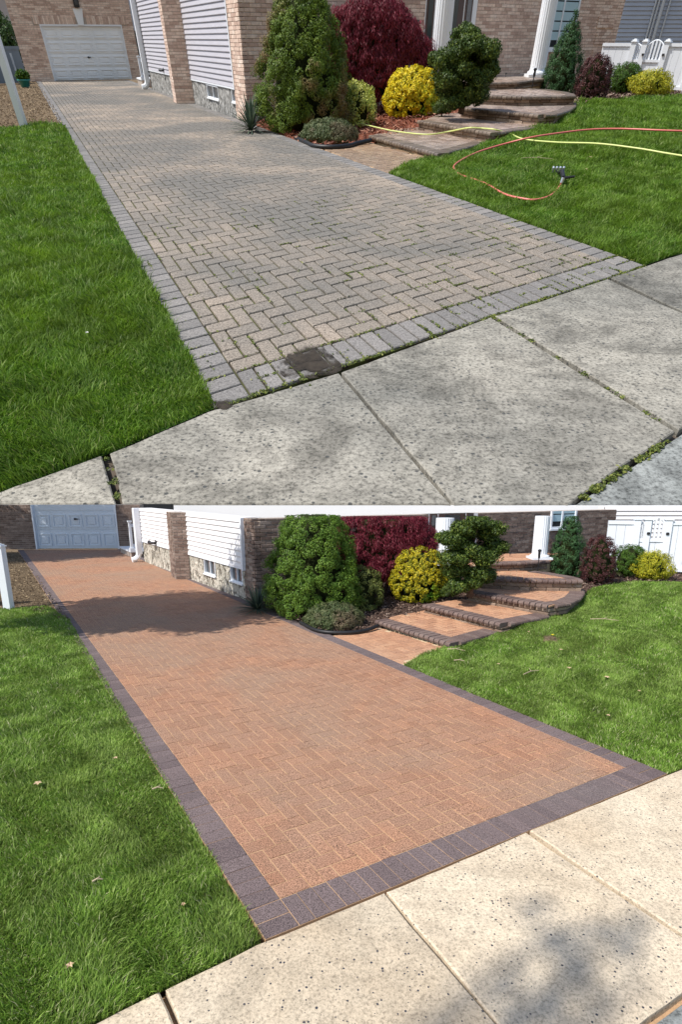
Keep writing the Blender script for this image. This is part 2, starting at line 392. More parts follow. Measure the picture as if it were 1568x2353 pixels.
def grass_mat(name, c, patch, size):
    t = NT(name, 0.55, 0.25)
    a = t.ramp(t.attr(), [(0.0, c[0]), (0.45, c[1]), (0.9, c[2]), (0.97, c[3])])
    n = t.ramp(t.noise(0.9 / size, 5, 0.65, 0.5), [(0.36, 0.0), (0.64, 1.0)])
    a = t.mix(t.math('MULTIPLY', n, 0.75), a, patch)
    a = t.mix(1.0, a, t.ramp(t.noise(3.5 / size, 3), [(0.3, 0.72), (0.7, 1.3)]), 'MULTIPLY')
    t.col(a); t.translucent(a, 0.4)
grass_mat('grass_before', [(0.048, 0.118, 0.010), (0.10, 0.213, 0.018), (0.19, 0.31, 0.040), (0.36, 0.40, 0.15)], (0.155, 0.25, 0.022), 1.7)
grass_mat('grass_after', [(0.085, 0.165, 0.018), (0.165, 0.31, 0.032), (0.31, 0.45, 0.09), (0.64, 0.62, 0.36)], (0.26, 0.36, 0.08), 1.0)
def leaf_mat(name, stops, patch=None, pscale=1.5, pr=(0.5, 0.6), trans=0.2, rough=0.55, spec=0.3):
    t = NT(name, rough, spec)
    a = t.ramp(t.attr(), stops)
    if patch is not None:
        a = t.mix(t.ramp(t.noise(pscale, 4, 0.6), [(pr[0], 0.0), (pr[1], 1.0)]), a, patch)
    t.col(a); t.translucent(a, trans)
leaf_mat('leaf_cypress', [(0.0, (0.045, 0.085, 0.008)), (0.5, (0.10, 0.165, 0.013)), (1.0, (0.19, 0.26, 0.022))], (0.22, 0.15, 0.06), 0.9, (0.53, 0.62))
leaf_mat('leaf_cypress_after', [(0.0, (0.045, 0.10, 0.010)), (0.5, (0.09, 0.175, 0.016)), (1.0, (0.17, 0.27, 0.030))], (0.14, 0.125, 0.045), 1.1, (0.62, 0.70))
leaf_mat('leaf_maroon', [(0.0, (0.05, 0.005, 0.010)), (0.5, (0.16, 0.014, 0.028)), (1.0, (0.34, 0.055, 0.085))], trans=0.3)
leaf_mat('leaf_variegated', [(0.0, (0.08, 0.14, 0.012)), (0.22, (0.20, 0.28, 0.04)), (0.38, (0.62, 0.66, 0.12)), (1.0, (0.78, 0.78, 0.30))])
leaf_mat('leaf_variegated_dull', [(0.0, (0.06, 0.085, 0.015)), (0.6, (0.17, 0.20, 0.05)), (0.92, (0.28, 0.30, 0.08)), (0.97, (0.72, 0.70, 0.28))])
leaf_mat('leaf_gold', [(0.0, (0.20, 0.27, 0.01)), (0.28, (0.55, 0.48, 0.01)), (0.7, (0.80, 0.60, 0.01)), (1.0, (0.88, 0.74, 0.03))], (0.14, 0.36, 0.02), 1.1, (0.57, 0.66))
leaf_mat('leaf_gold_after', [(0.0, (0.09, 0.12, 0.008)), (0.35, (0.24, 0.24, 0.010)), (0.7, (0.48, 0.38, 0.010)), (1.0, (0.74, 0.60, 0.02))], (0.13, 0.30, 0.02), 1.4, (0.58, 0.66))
leaf_mat('leaf_hinoki', [(0.0, (0.02, 0.04, 0.008)), (0.6, (0.06, 0.105, 0.016)), (1.0, (0.20, 0.25, 0.035))])
leaf_mat('leaf_heather', [(0.0, (0.045, 0.07, 0.025)), (0.6, (0.10, 0.135, 0.05)), (1.0, (0.22, 0.22, 0.10))], (0.20, 0.145, 0.09), 1.6, (0.5, 0.66))
leaf_mat('leaf_yucca', [(0.0, (0.035, 0.06, 0.045)), (0.6, (0.085, 0.125, 0.085)), (1.0, (0.20, 0.26, 0.17))], spec=0.4)
leaf_mat('leaf_arborvitae', [(0.0, (0.018, 0.055, 0.018)), (0.6, (0.045, 0.115, 0.035)), (1.0, (0.10, 0.20, 0.07))])
leaf_mat('leaf_barberry', [(0.0, (0.035, 0.012, 0.012)), (0.6, (0.085, 0.028, 0.028)), (1.0, (0.17, 0.06, 0.05))])
leaf_mat('leaf_boxwood', [(0.0, (0.022, 0.065, 0.006)), (0.6, (0.06, 0.135, 0.010)), (1.0, (0.12, 0.21, 0.02))])
leaf_mat('leaf_yellow_green', [(0.0, (0.12, 0.16, 0.01)), (0.5, (0.34, 0.34, 0.015)), (1.0, (0.66, 0.56, 0.03))])
leaf_mat('leaf_tree', [(0.0, (0.02, 0.05, 0.01)), (0.6, (0.05, 0.10, 0.02)), (1.0, (0.10, 0.17, 0.04))])
leaf_mat('leaf_weed', [(0.0, (0.035, 0.05, 0.01)), (0.6, (0.10, 0.14, 0.02)), (1.0, (0.26, 0.27, 0.06))])
leaf_mat('mulch_chips_red', [(0.0, (0.06, 0.02, 0.013)), (0.6, (0.22, 0.07, 0.04)), (1.0, (0.42, 0.22, 0.14))], trans=0.0, rough=0.9)
leaf_mat('mulch_chips_brown', [(0.0, (0.035, 0.02, 0.015)), (0.7, (0.12, 0.075, 0.055)), (1.0, (0.36, 0.27, 0.21))], trans=0.0, rough=0.9)
leaf_mat('soil_crumbs', [(0.0, (0.06, 0.04, 0.024)), (0.7, (0.15, 0.105, 0.06)), (1.0, (0.42, 0.32, 0.19))], trans=0.0, rough=0.9)

# ------------------------------------------------------------------ geometry helpers
def in_poly(x, y, poly):
    inside = np.zeros(len(x), bool); n = len(poly)
    for i in range(n):
        x0, y0 = poly[i][:2]; x1, y1 = poly[(i + 1) % n][:2]
        c = ((y0 > y) != (y1 > y)) & (x < (x1 - x0) * (y - y0) / (y1 - y0 + 1e-12) + x0)
        inside ^= c
    return inside
def clip_half(poly, o, n):
    out = []
    for i in range(len(poly)):
        a = poly[i]; b = poly[(i + 1) % len(poly)]
        da = (a[0] - o[0]) * n[0] + (a[1] - o[1]) * n[1]; db = (b[0] - o[0]) * n[0] + (b[1] - o[1]) * n[1]
        if da >= 0: out.append(a)
        if (da >= 0) != (db >= 0):
            t = da / (da - db); out.append((a[0] + (b[0] - a[0]) * t, a[1] + (b[1] - a[1]) * t))
    return out
def clip_poly(poly, clip):
    """clip a polygon by a convex one"""
    A = sum(clip[i][0] * clip[(i + 1) % len(clip)][1] - clip[(i + 1) % len(clip)][0] * clip[i][1] for i in range(len(clip)))
    c = clip if A > 0 else clip[::-1]
    for i in range(len(c)):
        a = c[i]; b = c[(i + 1) % len(c)]
        poly = clip_half(poly, a, (-(b[1] - a[1]), b[0] - a[0]))
        if len(poly) < 3: return []
    return poly
def hull(p):
    p = sorted(p); H_ = []
    for seq in (p, p[::-1]):
        h = []
        for q in seq:
            while len(h) > 1 and (h[-1][0] - h[-2][0]) * (q[1] - h[-2][1]) - (h[-1][1] - h[-2][1]) * (q[0] - h[-2][0]) <= 0: h.pop()
            h.append(q)
        H_ += h[:-1]
    return H_
def area(p): return abs(sum(p[i][0] * p[(i + 1) % len(p)][1] - p[(i + 1) % len(p)][0] * p[i][1] for i in range(len(p)))) / 2
def sheet(P, poly, zfun, cell, name, mat, base, parent=None, thick=0.0, dz=0.0):
    """ground sheet over a polygon, following a height function"""
    pts = []
    n = len(poly)
    for i in range(n):
        a = np.array(poly[i][:2]); b = np.array(poly[(i + 1) % n][:2]); m = max(1, int(np.linalg.norm(b - a) / cell))
        for j in range(m): pts.append(tuple(a + (b - a) * j / m))
    nb = len(pts)
    xs = [p[0] for p in pts]; ys = [p[1] for p in pts]
    gx, gy = np.meshgrid(np.arange(min(xs), max(xs), cell), np.arange(min(ys), max(ys), cell))
    gx = gx.ravel() + RNG.uniform(-.2, .2, gx.size) * cell; gy = gy.ravel() + RNG.uniform(-.2, .2, gy.size) * cell
    k = in_poly(gx, gy, poly); gx, gy = gx[k], gy[k]
    allp = [Vector(p) for p in pts] + [Vector((float(a), float(b))) for a, b in zip(gx, gy)]
    v, e, f, _, _, _ = delaunay_2d_cdt(allp, [], [list(range(nb))], 1, 1e-5)
    x = np.array([q[0] for q in v]); y = np.array([q[1] for q in v]); z = zfun(x, y) + dz
    mb = MB(); mb.v = list(zip(x.tolist(), y.tolist(), z.tolist())); mb.f = [tuple(q) for q in f]; mb.r = [0.5] * len(f)
    return mb.build(name, MATS[mat], P, parent, base, smooth=True)
def scatter(P, poly, n, dref, pw, seed=0):
    """random points over a polygon, thinner with distance"""
    rg = np.random.default_rng(seed)
    xs = [p[0] for p in poly]; ys = [p[1] for p in poly]; out = []
    got = 0
    while got < n:
        x = rg.uniform(min(xs), max(xs), 200000); y = rg.uniform(min(ys), max(ys), 200000)
        k = in_poly(x, y, poly); x, y = x[k], y[k]
        d = np.sqrt(x * x + y * y + P.h ** 2)
        k = rg.random(len(x)) < np.minimum(1, (dref / d) ** pw); x, y = x[k], y[k]
        out.append(np.stack([x, y], 1)); got += len(x)
    return np.concatenate(out)[:n]
def grass(P, poly, n, hgt, wid, mat, dref, seed, name='grass', zf=None, label=None):
    p = scatter(P, poly, n, dref, 1.55, seed); rg = np.random.default_rng(seed + 1); n = len(p)
    d = np.sqrt(p[:, 0] ** 2 + p[:, 1] ** 2 + P.h ** 2); ws = np.maximum(1, d / dref) ** 0.72; hs = np.maximum(1, d / dref) ** 0.15
    z = (zf(p[:, 0], p[:, 1]) if zf else 0) - 0.01
    # clumps share a lean
    ca = np.sin(p[:, 0] * 9.1 + 1.7 * np.sin(p[:, 1] * 6.3)) * 2 + p[:, 1] * 3.3
    a = ca + rg.normal(0, 1.1, n); h = hgt * hs * rg.uniform(0.5, 1.25, n) * (1 + .25 * np.sin(p[:, 0] * 3.1 + p[:, 1] * 2.3))
    h = h * np.where(rg.random(n) < .04, 1.5, 1.0) * (1 + .22 * np.sin(p[:, 0] * 1.3 + 2 * np.sin(p[:, 1] * .9)))
    w_ = rg.choice([.7, 1.0, 1.5], n, p=[.4, .4, .2])
    ln = rg.uniform(0.25, 1.05, n) * h; b = rg.uniform(0, 2 * pi, n); w = wid * ws * rg.uniform(0.7, 1.3, n) * w_
    bx, by = np.cos(b) * w / 2, np.sin(b) * w / 2
    lx, ly = np.cos(a) * ln, np.sin(a) * ln
    v = np.zeros((n, 5, 3))
    v[:, 0] = np.stack([p[:, 0] - bx, p[:, 1] - by, z + 0 * bx], 1)
    v[:, 1] = np.stack([p[:, 0] + bx, p[:, 1] + by, z + 0 * bx], 1)
    v[:, 2] = np.stack([p[:, 0] + bx * .8 + lx * .38, p[:, 1] + by * .8 + ly * .38, z + h * .62], 1)
    v[:, 3] = np.stack([p[:, 0] - bx * .8 + lx * .38, p[:, 1] - by * .8 + ly * .38, z + h * .62], 1)
    v[:, 4] = np.stack([p[:, 0] + lx, p[:, 1] + ly, z + h * .9], 1)
    i = np.arange(n) * 5
    f = np.stack([i, i + 1, i + 2, i, i + 2, i + 3, i + 3, i + 2, i + 4], 1).reshape(-1, 3)
    o = tris_object(name, v.reshape(-1, 3), f, MATS[mat], P, None, (0, 0, 0), np.repeat(rg.random(n), 3))
    tag(o, label, 'grass', None, 'stuff'); return o
def leaves_mesh(c, nrm, tip, size, aspect, rg):
    """one quad leaf per row: centre c, facing nrm, pointing tip"""
    n = len(c)
    tip = tip - nrm * np.sum(tip * nrm, 1, keepdims=True); tip /= np.linalg.norm(tip, axis=1, keepdims=True) + 1e-9
    sd_ = np.cross(nrm, tip); s = (size * rg.uniform(0.65, 1.35, n))[:, None]
    v = np.zeros((n, 4, 3))
    v[:, 0] = c - tip * s * .5; v[:, 1] = c + sd_ * s * aspect * .5 + tip * s * .05; v[:, 2] = c + tip * s * .5; v[:, 3] = c - sd_ * s * aspect * .5 + tip * s * .05
    return v.reshape(-1, 3), np.arange(n * 4).reshape(-1, 4)
def rdir(rg, n):
    v = rg.normal(0, 1, (n, 3)); return v / np.linalg.norm(v, axis=1, keepdims=True)
def crown_profile(kind):
    return {
        'ball': lambda t: np.sqrt(np.maximum(0, 1 - (2 * t - 1) ** 2)) ** 0.85,
        'cone': lambda t: np.interp(t, [0, .06, .22, .45, .7, .88, 1], [.72, .92, 1.0, .90, .66, .38, .05]),
        'egg': lambda t: np.interp(t, [0, .08, .25, .5, .75, .92, 1], [.62, .86, 1.0, .97, .86, .6, .12]),
        'spire': lambda t: np.interp(t, [0, .05, .2, .45, .7, .9, 1], [.70, .95, 1.0, .80, .48, .2, .03]),
        'dome': lambda t: np.interp(t, [0, .1, .3, .6, .85, 1], [.80, .96, 1.0, .86, .55, .06]),
        'mop': lambda t: np.interp(t, [0, .12, .35, .6, .85, 1], [.45, .75, 1.0, .92, .55, .08]),
    }[kind]
def shrub(P, name, label, cat, px, py, ptop, halfpx, kind, mat, nclump=260, per=42, leaf=0.05, clump=0.12, z0=0.0, zbase=0.0,
          group=None, ry=1.0, zcut=None, aspect=0.5, up=0.35, lump=0.07, inner=True, core='inner_green', droop=False, lift=0.0, seed=1, stems=None):
    """a bush: px,py where its foot meets the ground in the photograph, ptop its top row, halfpx half its width"""
    rg = np.random.default_rng(seed + 100)
    b = P.g(px, py, z0); r = halfpx * P.depth(b) / F
    fw = unit(V3(b[0], b[1], 0)); c = b + fw * r * ry * .75; r *= (P.depth(c) / P.depth(b))
    H = P.hat(c, ptop) - z0; prof = crown_profile(kind)
    lift = lift * H
    root = thing(P, name, (c[0], c[1], z0), label, cat, group)
    # clump centres on the envelope, by area
    nclump = int(nclump * 1.45); t = rg.random(nclump * 6); pr = prof(t); k = rg.random(len(t)) < (pr + .08) / 1.08; t = t[k][:nclump]; pr = prof(t)
    th = rg.uniform(0, 2 * pi, len(t))
    wob = 1 + lump * np.sin(th * 3 + t * 9 + seed) + lump * np.sin(th * 7 - t * 13 + seed * 2) + rg.normal(0, lump * .6, len(t))
    R = r * pr * wob; cl = clump * r
    cx = np.stack([np.cos(th) * (R - cl * .5), np.sin(th) * (R - cl * .5) * ry, lift + t * (H - lift - cl * .6)], 1)
    on = np.stack([np.cos(th), np.sin(th) / ry, (t - .45) * 1.2 * r / max(H, .1) + .25], 1); on /= np.linalg.norm(on, axis=1, keepdims=True)
    n = len(cx) * per
    ctr = np.repeat(cx, per, 0); onn = np.repeat(on, per, 0)
    d = rdir(rg, n); d = d * .9 + onn * .55; q = d * (cl * rg.uniform(.55, 1.0, n) ** .5)[:, None]
    lc = ctr + q
    lc[:, 2] = np.maximum(lc[:, 2], 0.015)
    nr = unit_rows(d * .8 + rdir(rg, n) * .75 + onn * .3); tp = unit_rows(onn * .6 + V3(0, 0, (-0.9 if droop else up)) + rdir(rg, n) * .6)
    rnd = np.clip(np.repeat(rg.random(len(cx)), per) * .35 + rg.random(n) * .65, 0, 1)
    if zcut is not None:
        k = lc[:, 2] < (zcut - z0); lc, nr, tp, rnd = lc[k], nr[k], tp[k], rnd[k]
    v, f = leaves_mesh(lc, nr, tp, leaf * r, aspect, rg)
    v += V3(c[0], c[1], z0)
    if zcut is not None: v[:, 2] = np.minimum(v[:, 2], zcut)
    tris_object('foliage', v, f, MATS[mat], P, root, None, rnd, nv=4)
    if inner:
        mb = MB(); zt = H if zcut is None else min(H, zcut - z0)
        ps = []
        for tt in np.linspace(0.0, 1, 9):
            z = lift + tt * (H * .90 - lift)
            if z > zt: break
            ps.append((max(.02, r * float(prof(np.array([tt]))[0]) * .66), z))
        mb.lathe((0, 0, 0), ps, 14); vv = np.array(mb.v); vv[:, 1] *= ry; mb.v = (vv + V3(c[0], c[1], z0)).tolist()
        mb.build('crown_core', MATS[core], P, root, smooth=True)  # solid dark body keeps the crown opaque; inner shade is put into its colour
    mb = MB()
    for s_ in range(3):
        a = s_ * 2.1 + seed; mb.tube([(c[0] + cos(a) * .02 * r, c[1] + sin(a) * .02 * r, z0 - .05), (c[0] + cos(a) * .25 * r, c[1] + sin(a) * .25 * r, z0 + min(H * .35, (zcut or 99) - z0))], [.05 * r, .03 * r], 6)
    mb.build('stem', MATS['bark'], P, root)
    return root
def unit_rows(v): return v / (np.linalg.norm(v, axis=1, keepdims=True) + 1e-9)

# ------------------------------------------------------------------ pavers
def paver_cell(mb, quad, gap, bev, z1, z0, r, clipto=None, tilt=0.0):
    c = np.mean(np.array(quad), 0)
    q = []
    for i in range(4):
        a = np.array(quad[i]); p_ = np.array(quad[i - 1]); n_ = np.array(quad[(i + 1) % 4])
        d1 = unit(p_ - a); d2 = unit(n_ - a); q.append(tuple(a + (d1 + d2) * gap / 2))
    if clipto: q = clip_poly(q, clipto)
    if len(q) < 3 or area(q) < gap * gap * 3: return None
    j = max(-.0012, min(.002, random.gauss(0, 0.001))); tx = random.gauss(0, tilt); ty = random.gauss(0, tilt)
    mb.prism(q, z0, (lambda s: z1 + j + (s[0] - c[0]) * tx + (s[1] - c[1]) * ty), r, bev)
    return c
def herringbone(O, du, dv, nu, nv, extra=2):
    """cells of a 90 degree herringbone; O origin, du/dv one cell"""
    out = []
    for y in range(-extra, nu + extra):
        for x in range(-extra, nv + extra):
            m = (x + y) % 4
            if m == 0: a = (x, y, 2, 1)
            elif m == 2: a = (x, y, 1, 2)
            else: continue
            X, Y, w, h = a
            out.append([O + dv * X + du * Y, O + dv * (X + w) + du * Y, O + dv * (X + w) + du * (Y + h), O + dv * X + du * (Y + h)])
    return out
def lay(P, parent, cells, clipto, gap, bev, z1, z0, mat, nind, name='paver', skip=None, tilt=0.004):
    items = []
    for q in cells:
        q = [tuple(np.array(a)[:2]) for a in q]; c = np.mean(np.array(q), 0)
        if skip and skip(c): continue
        items.append((math.hypot(c[0], c[1]), q))
    items.sort(key=lambda a: a[0])
    mass = MB(); k = 0
    for d, q in items:
        mb = MB() if k < nind else mass
        if paver_cell(mb, q, gap, bev, z1, z0, random.random(), clipto, tilt) is not None and k < nind:
            mb.build(name, MATS[mat], P, parent); k += 1
    if mass.f:
        o = mass.build(name, MATS[mat], P, parent); o['kind'] = 'stuff'
    return k
def walling(P, parent, O, e, n, s0, s1, z0, z1, ch, bl, mat, name='brick', nind=0, gap=0.01, proud=0.012, holes=(), zcut=None, cornered=False, rough=0.0):
    """running bond of separate bricks on a wall face; O foot point, e along, n outward"""
    rows = int(math.ceil((z1 - z0) / ch)); items = []
    for j in range(rows):
        za = z0 + j * ch; zb = min(za + ch, z1)
        if zcut is not None:
            if za >= zcut - .01: break
            zb = min(zb, zcut)
        if zb - za < ch * .3: continue
        s = s0 - (bl / 2 if j % 2 else 0)
        while s < s1:
            a, b = max(s, s0), min(s + bl, s1); s += bl
            if b - a < bl * .12: continue
            segs = [(a, b)]
            for (ha, hb, hz0, hz1) in holes:
                if za + ch * .5 > hz0 and za + ch * .5 < hz1:
                    ns = []
                    for (p, q) in segs:
                        if q <= ha or p >= hb: ns.append((p, q)); continue
                        if p < ha: ns.append((p, ha))
                        if q > hb: ns.append((hb, q))
                    segs = ns
            for (p, q) in segs:
                if q - p > bl * .1: items.append((p, q, za, zb))
    cam_ = V3(0, 0, P.h)
    items.sort(key=lambda i: np.linalg.norm(O + e * (i[0] + i[1]) / 2 + E3 * i[2] - cam_))
    mass = MB()
    for k, (p, q, za, zb) in enumerate(items):
        mb = MB() if k < nind else mass
        pr = proud * random.uniform(.6, 1.3) + random.uniform(0, rough)
        mb.box(O + e * (p + gap / 2) + E3 * (za + gap / 2) - n * .01, e * (q - p - gap), E3 * (zb - za - gap), n * (pr + .01), random.random(), bev=min(.006, proud * .4) if k < nind else 0)
        if k < nind: mb.build(name, MATS[mat], P, parent)
    if mass.f:
        o = mass.build(name, MATS[mat], P, parent); o['kind'] = 'stuff'

# ------------------------------------------------------------------ one yard
def build_ground(P, D):
    k = D['size']
    d1 = P.ray(*D['vp1']); d1[2] = 0; d1 = unit(d1); d2 = P.ray(*D['vp2']); d2[2] = 0; d2 = unit(d2)
    D['d1'], D['d2'] = d1, d2
    O = P.g(*D['corner']); R = P.g(*D['rcorner'])
    nV = D['nv']; wtot = np.dot(R - O, unit(R - O)); width = np.linalg.norm(R - O); d2 = unit(R - O); D['d2'] = d2
    bu, bv = D['bu'], width / nV
    du, dv = d1 * bu, d2 * bv
    # length from the sidewalk to the garage
    G0 = P.g(*D['garage_line'][0]); G1 = P.g(*D['garage_line'][1]); gd = unit(G1 - G0); gn = V3(-gd[1], gd[0], 0)
    if np.dot(gn, d1) < 0: gn = -gn
    lenL = np.dot(G0 - O, gn) / np.dot(d1, gn); lenR = np.dot(G0 - R, gn) / np.dot(d1, gn)
    nU = int(max(lenL, lenR) / bu) + 2
    bed = MB(); m = 0.0
    outer = [tuple((O)[:2]), tuple((R)[:2]), tuple((R + d1 * lenR)[:2]), tuple((O + d1 * lenL)[:2])]
    ginner = gd * 0
    bed.prism(outer, -0.09, -D['jdepth'], 0.5)
    drive = bed.build('driveway', MATS[D['joint']], P, None, (O[0], O[1], 0)); drive['kind'] = 'structure'
    D['drive'] = drive
    bcells = []
    gap, bev = D['gap'], D['bev']
    for i in range(nU):                                     # left and right borders
        bcells.append([O + du * i, O + du * i + dv * 2, O + du * (i + 1) + dv * 2, O + du * (i + 1)])
    for i in range(0, nU):
        o_ = O + dv * (nV - 2)
        bcells.append([o_ + du * i, o_ + du * i + dv * 2, o_ + du * (i + 1) + dv * 2, o_ + du * (i + 1)])
    for j in range(2, nV - 2):
        bcells.append([O + dv * j, O + dv * (j + 1), O + dv * (j + 1) + du * 2, O + dv * j + du * 2])
    skip = D.get('skip')
    lay(P, drive, bcells, outer, D.get('bgap', gap), bev, 0, -.06, D['border'], 110, skip=skip)
    inner = [tuple((O + dv * 2 + du * 2)[:2]), tuple((O + dv * (nV - 2) + du * 2)[:2]),
             tuple((O + dv * (nV - 2) + d1 * (lenR))[:2]), tuple((O + dv * 2 + d1 * lenL)[:2])]
    cells = herringbone(O + dv * 2 + du * 2, du, dv, nU - 2, nV - 4)
    lay(P, drive, cells, inner, gap, bev, 0, -.06, D['paver'], 190, skip=skip)
    D.update(O=O, R=R, lenL=lenL, lenR=lenR, bu=bu, bv=bv, gd=gd, gn=gn, G0=G0)
    return drive

YF = 2.337   # front edge of the upper yard, in its own metres
def slab_poly(P, pts): return [tuple(P.g(*q)[:2]) for q in pts]
def sidewalk(P, D):
    w = MB(); pts = slab_poly(P, D['walk_bed'])
    if P is U: pts = clip_half(pts, (0, YF), (0, 1))
    w.prism(pts, -.2, -.045, .5)
    walk = w.build('sidewalk', MATS['mud_solid' if P is U else 'joint_sand'], P, None, (*P.g(*D['walk_bed'][0])[:2], 0)); walk['kind'] = 'structure'
    for s in D['slabs']:
        p = slab_poly(P, s)
        if P is U: p = clip_half(p, (0, YF), (0, 1))
        # chop into a grid so that the edges can wear a little
        mb = MB(); c = np.mean(np.array(p), 0); q = []
        for i in range(len(p)):
            a = np.array(p[i]); b = np.array(p[(i + 1) % len(p)]); m = max(1, int(np.linalg.norm(b - a) / .12))
            m = min(m, 40)
            for j in range(m):
                x = a + (b - a) * j / m
                q.append(tuple(x + (c - x) / (np.linalg.norm(c - x) + 1e-6) * abs(random.gauss(0, .0035 * D['size'])) * (0 if j == 0 else 1)))
        mb.prism(q, -.10, 0.004, random.random(), 0.006)
        mb.build('slab', MATS[D['concrete']], P, walk)
    return walk

def steps(P, D):
    """garden steps: every tread gets its own paving, bullnose edge bricks and riser blocks"""
    S = D['steps']; z = 0.0; base = P.g(*S[0]['bl'])
    root = thing(P, 'garden_steps', (base[0], base[1], 0), D['steps_label'], 'steps')
    zs = [0.0]
    for i, s in enumerate(S):
        lo = zs[-1]
        hs = [P.hat(P.g(*b, lo), t[1]) for b, t in ((s['bl'], s['fl']), (s['br'], s['fr']))]
        zt = float(np.mean(hs)); zs.append(zt)
        top = [P.g(*q, zt) for q in s['top']]; nf = s['nf']; s['z'] = zt
        # core
        core = MB(); inset = [tuple(q[:2]) for q in top]; c = np.mean(np.array(inset), 0)
        ii = [tuple(np.array(q) + (c - np.array(q)) / np.linalg.norm(c - np.array(q)) * .05) for q in inset]
        low = min(lo, 0.0) if i == 0 else zs[max(0, i - 1)] - .25
        core.prism(ii, low - .05, zt - .014, .5); tread = core.build('tread', MATS[D['stepjoint']], P, root)
        # tread pavers
        e = unit(top[1] - top[0]); e[2] = 0; f = V3(-e[1], e[0], 0)
        cells = herringbone(top[0] - e * 3 - f * 3, f * D['sb'], e * D['sb'], int(9 / D['sb']), int(11 / D['sb']), 0)
        cells = [q for q in cells if in_poly(np.array([np.mean([a[0] for a in q])]), np.array([np.mean([a[1] for a in q])]), [tuple(t[:2]) for t in top])[0]]
        lay(P, tread, cells, hull([tuple(q[:2]) for q in top]), D['gapstep'], .004, zt - .004, zt - .03, D['steppaver'], 0)
        # bullnose bricks along the free edges
        nb = D['nosew']; edge = top[:nf + 1]; pd = None
        for a, b in zip(edge[:-1], edge[1:]):
            d = unit(b - a); Lg = np.linalg.norm(b - a); m = max(1, round(Lg / nb)); nin = V3(-d[1], d[0], 0)
            if np.dot(nin, np.append(c, 0) - V3(a[0], a[1], 0)) < 0: nin = -nin
            off = 0.0
            if pd is not None and np.dot(pd, d) < .7: off = .13 * D['size'] ** .5
            pd = d; L0 = Lg; Lg = Lg - off; m = max(1, round(Lg / nb))
            for j in range(m):
                p = a + d * (off + Lg * j / m) + E3 * random.uniform(-.0025, .0025); wl_ = Lg / m - .016
                prof = [(-.035, -.055), (-.045, -.03), (-.04, -.008), (-.02, .004), (.2 * D['size'] ** .5, .004), (.2 * D['size'] ** .5, -.055)]
                mb = MB(); r = random.random()
                for u0 in (0, wl_):
                    mb.v += [tuple(p + d * (.006 + u0) + nin * x + V3(0, 0, z_)) for x, z_ in prof]
                n6 = len(prof)
                for t_ in range(n6): mb.f.append((t_, (t_ + 1) % n6, n6 + (t_ + 1) % n6, n6 + t_)); mb.r.append(r)
                mb.f.append(tuple(range(n6 - 1, -1, -1))); mb.r.append(r); mb.f.append(tuple(range(n6, 2 * n6))); mb.r.append(r)
                mb.build('edge_brick', MATS[D['nosing']], P, root)
            Lg = L0
            # riser blocks under that edge
            zl = lo - (.0 if i == 0 else 0.02)
            hh = zt - .055 - zl; rows = 2 if i > 0 else 1; bl = .30 * D['size'] ** .5
            for rr in range(rows):
                x = -bl * .5 * (rr % 2)
                while x < Lg:
                    x1 = x + bl * random.uniform(.7, 1.25); A, B = max(0, x), min(Lg, x1); x = x1
                    if B - A < .04: continue
                    mb = MB(); o = a + d * (A + .004); o[2] = zl + hh * rr / rows + .003
                    mb.box(o - nin * random.uniform(-.018, .004), d * (B - A - .008), nin * .09, E3 * (hh / rows - .006), random.random(), bev=.010)
                    mb.build('stone_block', MATS[D['stone']], P, root)
    D['zs'] = zs
    return root

def rect_on(P, fr, x0, y0, x1, y1):
    """pixel rectangle (columns read at mid height) -> (s0, s1, z0, z1) on a wall frame"""
    O, e, n = fr; ym = (y0 + y1) / 2; xm = (x0 + x1) / 2
    s0 = np.dot(P.pl(x0, ym, O, n) - O, e); s1 = np.dot(P.pl(x1, ym, O, n) - O, e)
    return min(s0, s1), max(s0, s1), P.pl(xm, y1, O, n)[2], P.pl(xm, y0, O, n)[2]
def fbox(mb, fr, s0, s1, z0, z1, d0, d1, r=.5, bev=0.0, zcut=None):
    if zcut is not None: z1 = min(z1, zcut)
    if z1 - z0 < .003: return
    O, e, n = fr; mb.box(O + e * s0 + E3 * z0 + n * d0, e * (s1 - s0), n * (d1 - d0), E3 * (z1 - z0), r, bev)

